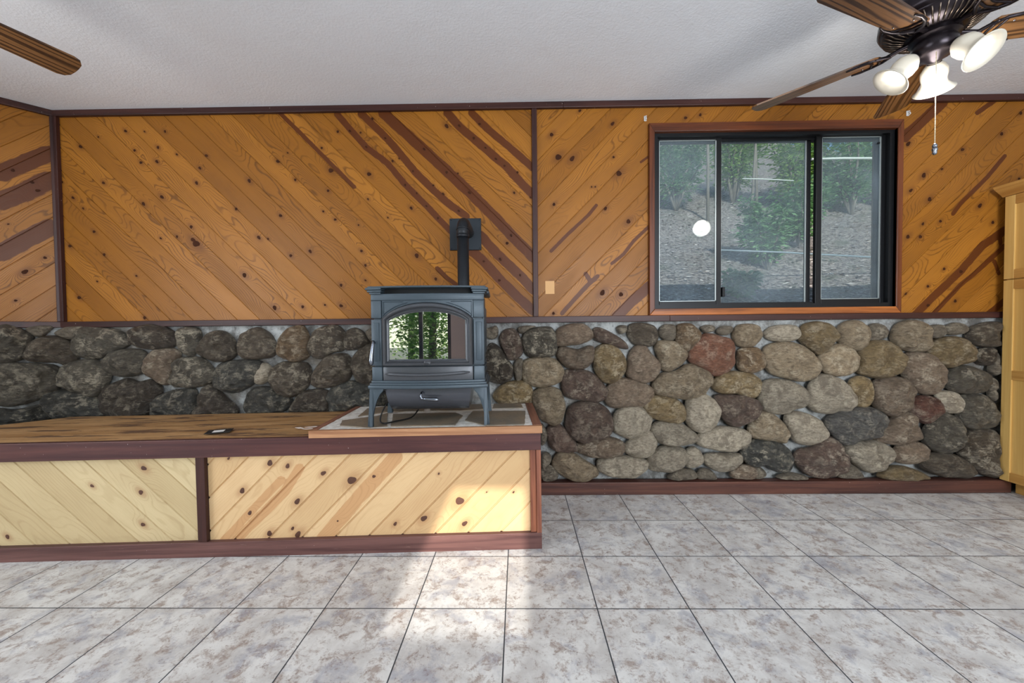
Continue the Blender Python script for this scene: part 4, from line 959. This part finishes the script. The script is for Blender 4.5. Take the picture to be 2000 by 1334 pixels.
bm.faces.new(v0[::-1]); bm.faces.new(v1)
for i in range(len(pr_)): bm.faces.new((v0[i], v0[(i+1) % len(pr_)], v1[(i+1) % len(pr_)], v1[i]))
for v in bm.verts: v.co = T @ v.co
bmesh.ops.recalc_face_normals(bm, faces=bm.faces); obj('crown_moulding', bm, M_mapleh, CB)

# ---------------------------------------------------------------- ceiling fans
g = G('frosted lamp shade glass'); c = g.coord('Object')
g.set(Base_Color=srgb(214, 208, 194), Roughness=.25, Subsurface_Weight=0.); 
tl = g.n('BsdfTranslucent', {'Color': srgb(240, 236, 228)}).outputs[0]
s_ = g.n('MixShader', {0: .16, 1: g.b.outputs[0], 2: tl}).outputs[0]; g.t.links.new(s_, g.out.inputs['Surface']); M_shade = g.m
g = G('lit bulb'); e_ = g.n('Emission', {'Color': (1, .97, .92, 1), 'Strength': 5.}).outputs[0]; g.t.links.new(e_, g.out.inputs['Surface']); M_bulb = g.m
ZB = 2.13
def fan(name, label, hub, rot, shade_rot, group):
    F = thing(name, label, 'ceiling fan', (hub[0], hub[1], ZC), group=group); z = lambda v: v-ZC
    bm = bmesh.new(); lathe(bm, [(.0001, 0), (.075, -.001), (.078, -.012), (.060, -.05), (.030, -.070), (.018, -.085), (.018, z(2.30)), (.06, z(2.295)), (.115, z(2.285)), (.150, z(2.262)), (.162, z(2.235)), (.165, z(2.205)), (.158, z(2.190)), (.150, z(2.182))], 48); obj('motor_housing', bm, M_bronze, F, 60)
    bm = bmesh.new(); lathe(bm, [(.152, z(2.184)), (.150, z(2.176)), (.120, z(2.158)), (.085, z(2.146)), (.075, z(2.143)), (.0001, z(2.143))], 48)
    for k in range(44):
        t = 2*math.pi*k/44; cx, sx2 = math.cos(t), math.sin(t)
        tube(bm, [(.148*cx, .148*sx2, z(2.177)), (.12*cx, .12*sx2, z(2.1555)), (.088*cx, .088*sx2, z(2.143))], .0028, 6, mi=1)
    obj('vent_ring', bm, [M_bronze, M_bronze_hi], F)
    bm = bmesh.new(); lathe(bm, [(.0001, z(2.145)), (.072, z(2.145)), (.074, z(2.128)), (.060, z(2.118)), (.066, z(2.108)), (.064, z(2.075)), (.048, z(2.060)), (.030, z(2.052)), (.018, z(2.040)), (.0001, z(2.036))], 40); obj('switch_housing', bm, M_bronze, F, 60)
    for k in range(5):
        A_ = rot+R(72*k); MR = Matrix.Rotation(A_, 4, 'Z'); MT = MR @ Matrix.Translation((0, 0, z(ZB))) @ Matrix.Rotation(R(-13), 4, 'X')
        bm = bmesh.new(); tube(bm, [(.06, 0, .012), (.10, 0, .006), (.135, 0, -.003)], [.011, .008, .009], 8)
        for s in (-1, 1): tube(bm, [(.125, 0, -.004), (.150, s*.030, -.005), (.185, s*.050, -.005), (.225, s*.056, -.006), (.255, s*.050, -.007)], [.007, .0065, .006, .0055, .003], 8)
        tube(bm, [(.165, -.045, -.005), (.155, 0, -.006), (.165, .045, -.005)], .0045, 8); tube(bm, [(.19, -.05, -.005), (.178, 0, -.006), (.19, .05, -.005)], .004, 8)
        for v in bm.verts: v.co = MT @ v.co
        ir = obj('blade_iron', bm, M_bronze, F, 60)
        bm = bmesh.new(); out = []
        L0_, L1_ = .165, .625
        for i in range(9): t = i/8; out.append((L0_+(L1_-.055-L0_)*t, -(.052+.016*t)))
        out += [(L1_-.035, -.069), (L1_-.014, -.060), (L1_-.003, -.040), (L1_, -.01), (L1_, .015), (L1_-.003, .042), (L1_-.014, .061), (L1_-.035, .069)]
        for i in range(9): t = 1-i/8; out.append((L0_+(L1_-.055-L0_)*t, .052+.016*t))
        out += [(L0_-.014, .035), (L0_-.020, 0), (L0_-.014, -.035)]
        tp = [bm.verts.new((x, y, .004)) for x, y in out]; bt = [bm.verts.new((x, y, -.003)) for x, y in out]
        bm.faces.new(tp); bm.faces.new(bt[::-1])
        for i in range(len(out)): bm.faces.new((tp[i], bt[i], bt[(i+1) % len(out)], tp[(i+1) % len(out)]))
        bmesh.ops.recalc_face_normals(bm, faces=bm.faces)
        for v in bm.verts: v.co.y *= -1
        bmesh.ops.recalc_face_normals(bm, faces=bm.faces)
        bl = obj('blade', bm, M_blade2, F); bl.matrix_local = MT
        for s in (-.03, .03):
            sb = bmesh.new(); lathe(sb, [(.0001, -.0075), (.003, -.0065), (.0035, -.0055)], 10, Matrix.Translation((.215, s, 0))); sc_ = obj('screw', sb, M_chrome, bl)
    for k in range(3):
        A_ = shade_rot+R(120*k); MR = Matrix.Rotation(A_, 4, 'Z') @ Matrix.Translation((.050, 0, z(2.085))) @ Matrix.Rotation(R(180-42), 4, 'Y')
        bm = bmesh.new(); lathe(bm, [(.0001, -.01), (.014, -.01), (.014, .012), (.021, .020), (.024, .034), (.021, .038)], 24, MR); ft = obj('lamp_holder', bm, M_bronze, F, 60)
        bm = bmesh.new(); lathe(bm, [(.022, .024), (.030, .034), (.040, .052), (.041, .072), (.037, .092), (.040, .106), (.052, .122), (.064, .130), (.0625, .132), (.050, .125), (.038, .108), (.035, .092), (.039, .072), (.038, .054), (.028, .036), (.020, .026)], 40, MR); obj('lamp_shade', bm, M_shade, F, 180)
        bm = bmesh.new(); lathe(bm, [(.0001, .030), (.012, .034), (.013, .05), (.025, .070), (.031, .088), (.030, .104), (.020, .116), (.0001, .120)], 24, MR); obj('bulb', bm, M_bulb, F, 180)
    bm = bmesh.new(); zt, zb_ = z(2.045), z(1.705); k = 0; zz = zt
    ox_, oy_ = PC
    while zz > zb_:
        bmesh.ops.create_icosphere(bm, subdivisions=1, radius=.0021, matrix=Matrix.Translation((ox_, oy_, zz))); zz -= .0056
    tube(bm, [(ox_, oy_, zt+.0), (ox_, oy_, zb_)], .0008, 5); obj('pull_chain', bm, M_chain, F)
    bm = bmesh.new(); lathe(bm, [(.0001, zb_+.004), (.004, zb_+.002), (.0075, zb_-.004), (.0075, zb_-.010), (.0055, zb_-.012), (.0085, zb_-.017), (.0085, zb_-.023), (.006, zb_-.026), (.0075, zb_-.031), (.005, zb_-.038), (.0001, zb_-.040)], 16, Matrix.Translation((ox_, oy_, 0))); obj('chain_pull', bm, M_chrome, F, 60)
    return F
g = G('walnut laminate'); c = g.coord('Object'); a = g.noise(g.scl(c, 1.6, 22, 1), 1.1, 5, .6, 1.4); b = g.noise(g.scl(c, 5, 260, 1), 1, 3, .6)
w = g.n('TexWave', {'Vector': g.scl(c, .9, 16, 1), 'Scale': .8, 'Distortion': 11., 'Detail': 3., 'Detail Scale': 1.3}, bands_direction='Y').outputs['Fac']
col = g.mix(g.step(w, .3, .9), srgb(120, 84, 52), srgb(62, 40, 26)); col = g.mix(g.math('MULTIPLY', g.step(b, .5, .72), .5), col, srgb(40, 26, 18)); col = g.mix(g.math('MULTIPLY', g.step(a, .5, .7), .35), col, srgb(150, 112, 70))
g.set(Base_Color=col, Roughness=.33); M_blade2 = g.m
PC = (-.045, -.05)
fan('ceiling_fan', 'bronze ceiling fan with three lit glass shades hanging by the window', (1.62, 1.56), R(-13.5), R(164), 'ceiling fans')
PC = (.02, .05)
fan('ceiling_fan', 'bronze ceiling fan of which one walnut blade reaches in at the upper left', (-2.03, 1.06), R(71), R(40), 'ceiling fans')
for x_, y_ in ((1.62, 1.56), (-2.03, 1.06)):
    ld = bpy.data.lights.new('fan_light', 'POINT'); ld.energy = 7; ld.shadow_soft_size = .07; ld.color = (1, .95, .88)
    lo = bpy.data.objects.new('fan_light', ld); COL.objects.link(lo); lo.location = (x_, y_, 1.90)

# ---------------------------------------------------------------- outside: the slope behind the house
def hz(x, y): return .60+(y-3.6)*.55 + .16*noise.noise(Vector((x*.7, y*.7, 1))) + .05*noise.noise(Vector((x*2.6, y*2.6, 4)))
bm = bmesh.new(); NX, NY = 110, 110
gr = [[bm.verts.new((-6+24*i/NX, 2.9+25*(j/NY)**1.4, hz(-6+24*i/NX, 2.9+25*(j/NY)**1.4))) for j in range(NY+1)] for i in range(NX+1)]
for i in range(NX):
    for j in range(NY): bm.faces.new((gr[i][j], gr[i+1][j], gr[i+1][j+1], gr[i][j+1]))
g = G('leaf littered earth'); c = g.coord('Object'); q1 = g.noise(c, 2.5, 6, .7); q2 = g.noise(c, 22, 6, .75)
col = g.mix(g.step(q2, .4, .62), srgb(92, 84, 82), srgb(168, 158, 152)); col = g.mix(g.math('MULTIPLY', g.step(q1, .5, .65), .5), col, srgb(70, 84, 58))
g.set(Base_Color=col, Roughness=.85, Normal=g.bump(q2, .8, .05))
hill = obj('hillside', bm, g.m, None, 180); struct(hill)
def m_leaf(name, c0, c1, trn=.35):
    g = G(name); oi = g.n('NewGeometry').outputs['Random Per Island']
    col = g.mix(oi, c0, c1); g.set(Base_Color=col, Roughness=.5)
    tl = g.n('BsdfTranslucent', {'Color': col}).outputs[0]; s_ = g.n('MixShader', {0: trn, 1: g.b.outputs[0], 2: tl}).outputs[0]; g.t.links.new(s_, g.out.inputs['Surface']); return g.m
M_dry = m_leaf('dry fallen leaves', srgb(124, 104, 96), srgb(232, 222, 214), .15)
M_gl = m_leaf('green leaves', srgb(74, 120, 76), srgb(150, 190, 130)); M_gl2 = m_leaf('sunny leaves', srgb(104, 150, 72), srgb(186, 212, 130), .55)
M_bark = m_plain('grey bark', srgb(112, 106, 98), .8, bumpsc=30, bs=.6)
def leaf(V, Fc, p, d, nrm, L, Wd):
    d = d.normalized(); s = d.cross(nrm)
    if s.length < 1e-3: s = Vector((1, 0, 0))
    s.normalize(); i = len(V); m_ = p+d*L*.45
    V.extend([tuple(p), tuple(m_+s*Wd), tuple(p+d*L-nrm.normalized()*L*.12), tuple(m_-s*Wd)]); Fc.append((i, i+1, i+2, i+3))
rl = random.Random(4); V, Fc = [], []
for k in range(9000):
    y = 3.7+9*(rl.random()**1.5); x = .9*y*(rl.random()*1.25)+.0*y; p = Vector((x, y, hz(x, y)+.012))
    t = rl.random()*6.28; nrm = Vector((rl.uniform(-.5, .5), rl.uniform(-.6, .2), 1)); leaf(V, Fc, p, Vector((math.cos(t), math.sin(t), rl.uniform(-.1, .4))), nrm, rl.uniform(.05, .11), rl.uniform(.014, .032))
o = obj('fallen_leaves', (V, [], Fc), M_dry); tag(o, 'dry brown leaf litter strewn over the slope outside the window', 'leaves'); o['kind'] = 'stuff'
def shrub(name, label, x, y, h, r_, n, m, cat, seed, lean=0., group=None, ll=(.05, .11)):
    rr = random.Random(seed); z0 = hz(x, y); T_ = thing(name, label, cat, (x, y, z0-.03), group=group)
    V, Fc = [], []; bm = bmesh.new(); stems = []
    n = int(n*3.2); ns = max(3, int(n/300))
    for s in range(ns):
        a = rr.random()*6.28; q = rr.uniform(.35, 1)*r_; P = [Vector((0, 0, 0))]
        tip = Vector((math.cos(a)*q+lean*h, math.sin(a)*q, h*rr.uniform(.55, 1)))
        for t in (.25, .5, .75, 1): P.append(Vector((tip.x*t**1.4, tip.y*t**1.4, tip.z*t))+Vector((rr.uniform(-.03, .03), rr.uniform(-.03, .03), 0))*h)
        tube(bm, P, [.012*h+.003, .010*h+.002, .007*h+.002, .004, .002], 6); stems.append(P)
    for k in range(n):
        P = rr.choice(stems); i = rr.randrange(1, 4); t = rr.random(); c_ = P[i].lerp(P[i+1], t)
        a = rr.random()*6.28; d = Vector((math.cos(a), math.sin(a), rr.uniform(-.5, .6))); c_ = c_+d*rr.uniform(0, .22)*r_*1.3
        leaf(V, Fc, c_, d, Vector((rr.uniform(-.7, .7), rr.uniform(-.7, .7), 1)), rr.uniform(*ll), rr.uniform(.014, .034))
    obj('stems', bm, M_bark, T_); obj('foliage', (V, [], Fc), m, T_)
    return T_
def at_h(px, dist):
    d = ray(px, 600); t = dist/d.y; return CP.x+d.x*t, CP.y+d.y*t
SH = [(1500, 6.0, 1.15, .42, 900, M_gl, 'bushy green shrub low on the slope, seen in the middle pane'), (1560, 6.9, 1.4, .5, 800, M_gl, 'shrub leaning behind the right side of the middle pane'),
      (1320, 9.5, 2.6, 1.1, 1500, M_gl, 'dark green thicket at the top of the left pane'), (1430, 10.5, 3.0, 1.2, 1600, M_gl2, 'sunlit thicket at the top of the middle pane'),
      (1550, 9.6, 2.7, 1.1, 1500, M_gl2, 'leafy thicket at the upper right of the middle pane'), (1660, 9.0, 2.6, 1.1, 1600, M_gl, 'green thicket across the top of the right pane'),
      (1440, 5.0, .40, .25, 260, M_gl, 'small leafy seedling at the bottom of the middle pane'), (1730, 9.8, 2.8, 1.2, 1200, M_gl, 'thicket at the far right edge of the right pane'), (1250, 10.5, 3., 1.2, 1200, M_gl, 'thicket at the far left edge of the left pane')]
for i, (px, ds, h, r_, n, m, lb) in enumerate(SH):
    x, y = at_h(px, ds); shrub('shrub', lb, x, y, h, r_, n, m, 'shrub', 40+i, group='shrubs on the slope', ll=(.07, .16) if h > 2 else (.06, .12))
for i, (px, ds, h, r0_, lb) in enumerate(((1382, 8.5, 4.2, .035, 'thin grey sapling trunk in the left pane'), (1465, 8.8, 3.8, .03, 'leaning pale sapling trunk in the middle pane'), (1477, 9.6, 4., .035, 'straight pale sapling trunk in the middle pane'))):
    x, y = at_h(px, ds); z0 = hz(x, y)-.1; bm = bmesh.new(); le = (.0, .25, -.1, .1, .2)[i]
    tube(bm, [(0, 0, 0), (le*.3, 0, h*.33), (le*.7, .05, h*.66), (le*1.2, 0, h)], [r0_, r0_*.9, r0_*.75, r0_*.5], 8)
    o = obj('sapling_trunk', bm, M_bark); o.location = (x, y, z0); tag(o, lb, 'trunk', 'sapling trunks on the slope')
def rail_(name, px0, py0, px1, py1, dist, r_, label, m, cat, drop=0):
    a, b = atY(px0, py0, dist), atY(px1, py1, dist+drop); bm = bmesh.new(); mid = (a+b)/2
    tube(bm, [a-mid, (a-mid)*.3+(b-mid)*.05+Vector((0, 0, .01)), b-mid], r_, 8); o = obj(name, bm, m); o.location = mid; tag(o, label, cat)
M_pp = m_plain('weathered pale pole', srgb(196, 200, 196), .6)
x0_, y0_ = at_h(1599, 7.2)
rail_('fallen_pole', 1585, 311, 1745, 309, 7.6, .022, 'pale horizontal pole across the upper part of the right pane', M_pp, 'pole')
rail_('fallen_branch', 1450, 349, 1550, 353, 8.6, .012, 'pale thin branch lying across the middle pane', M_pp, 'branch')
rail_('water_pipe', 1395, 488, 1750, 505, 5.35, .012, 'thin grey pipe running across the lower slope', m_plain('grey plastic pipe', srgb(130, 142, 150), .5), 'pipe')
# roof over the room (keeps sun off the slope near the house)
bm = bmesh.new(); prism(bm, [(YF-.14, 2.62), (YP+.45, 2.62), (YP+.45, 2.75), (0, 3.9), (YF-.14, 2.75)], XL-1.2, XRW+1.2, M=Matrix(((0, 1, 0, 0), (1, 0, 0, 0), (0, 0, 1, 0), (0, 0, 0, 1))))
struct(obj('roof', bm, m_plain('roof shingles', srgb(84, 78, 72), .9)))
wall_b = bmesh.new(); box(wall_b, XL-.1, .856, YP+.115, YP+.155, 0, 2.62); box(wall_b, 2.335, XRW+.1, YP+.115, YP+.155, 0, 2.62); box(wall_b, .856, 2.335, YP+.115, YP+.155, 0, 1.147); box(wall_b, .856, 2.335, YP+.115, YP+.155, 2.233, 2.62)
obj('outer_siding', wall_b, m_plain('outer siding', srgb(110, 96, 80), .8), wall_back)
wl = bmesh.new(); box(wl, -LL-.1, .1, .11, .155, 0, 2.62, M=ML); obj('outer_siding', wl, bpy.data.materials['outer siding'], wall_left)
# ground and trees in front of the house (reflected in the stove glass)
struct(boxo('ground', m_plain('garden ground', srgb(96, 104, 70), .9, bumpsc=6, bs=.5), None, -18, 18, -26, YF-.12, -.5, -.12))
M_gl3 = m_leaf('bright translucent leaves', srgb(120, 160, 80), srgb(214, 228, 170), .6)
def garden_tree(x, y, h, r_, n, m, label, seed):
    rr = random.Random(seed); T_ = thing('garden_tree', label, 'tree', (x, y, -.15), group='trees in front of the house')
    bm = bmesh.new(); tube(bm, [(0, 0, 0), (.05, 0, h*.5), (0, 0, h*.9)], [.12, .09, .03], 8); obj('trunk', bm, M_bark, T_)
    V, Fc = [], []
    for k in range(n):
        u = Vector((rr.gauss(0, 1), rr.gauss(0, 1), rr.gauss(0, 1))).normalized()*(rr.random()**.4)
        c_ = Vector((u.x*r_, u.y*r_, h*.50+u.z*h*.50)); a = rr.random()*6.28
        leaf(V, Fc, c_, Vector((math.cos(a), math.sin(a), rr.uniform(-.6, .4))), Vector((rr.uniform(-1, 1), rr.uniform(-1, 1), .8)), rr.uniform(.07, .16), rr.uniform(.025, .05))
    obj('foliage', (V, [], Fc), m, T_)
for i, (x, y, h, r_, n, lb) in enumerate(((-3.7, -7.2, 3.4, .95, 3800, 'leafy garden tree farther left outside the sliding door'), (-1.65, -7.0, 3.2, .92, 3800, 'leafy garden tree straight outside the sliding door'), (-2.7, -9.6, 5, 1.15, 4200, 'taller garden tree behind the two nearer ones'))):
    garden_tree(x, y, h, r_, n, (M_gl3, M_gl2)[i % 2], lb, 70+i)
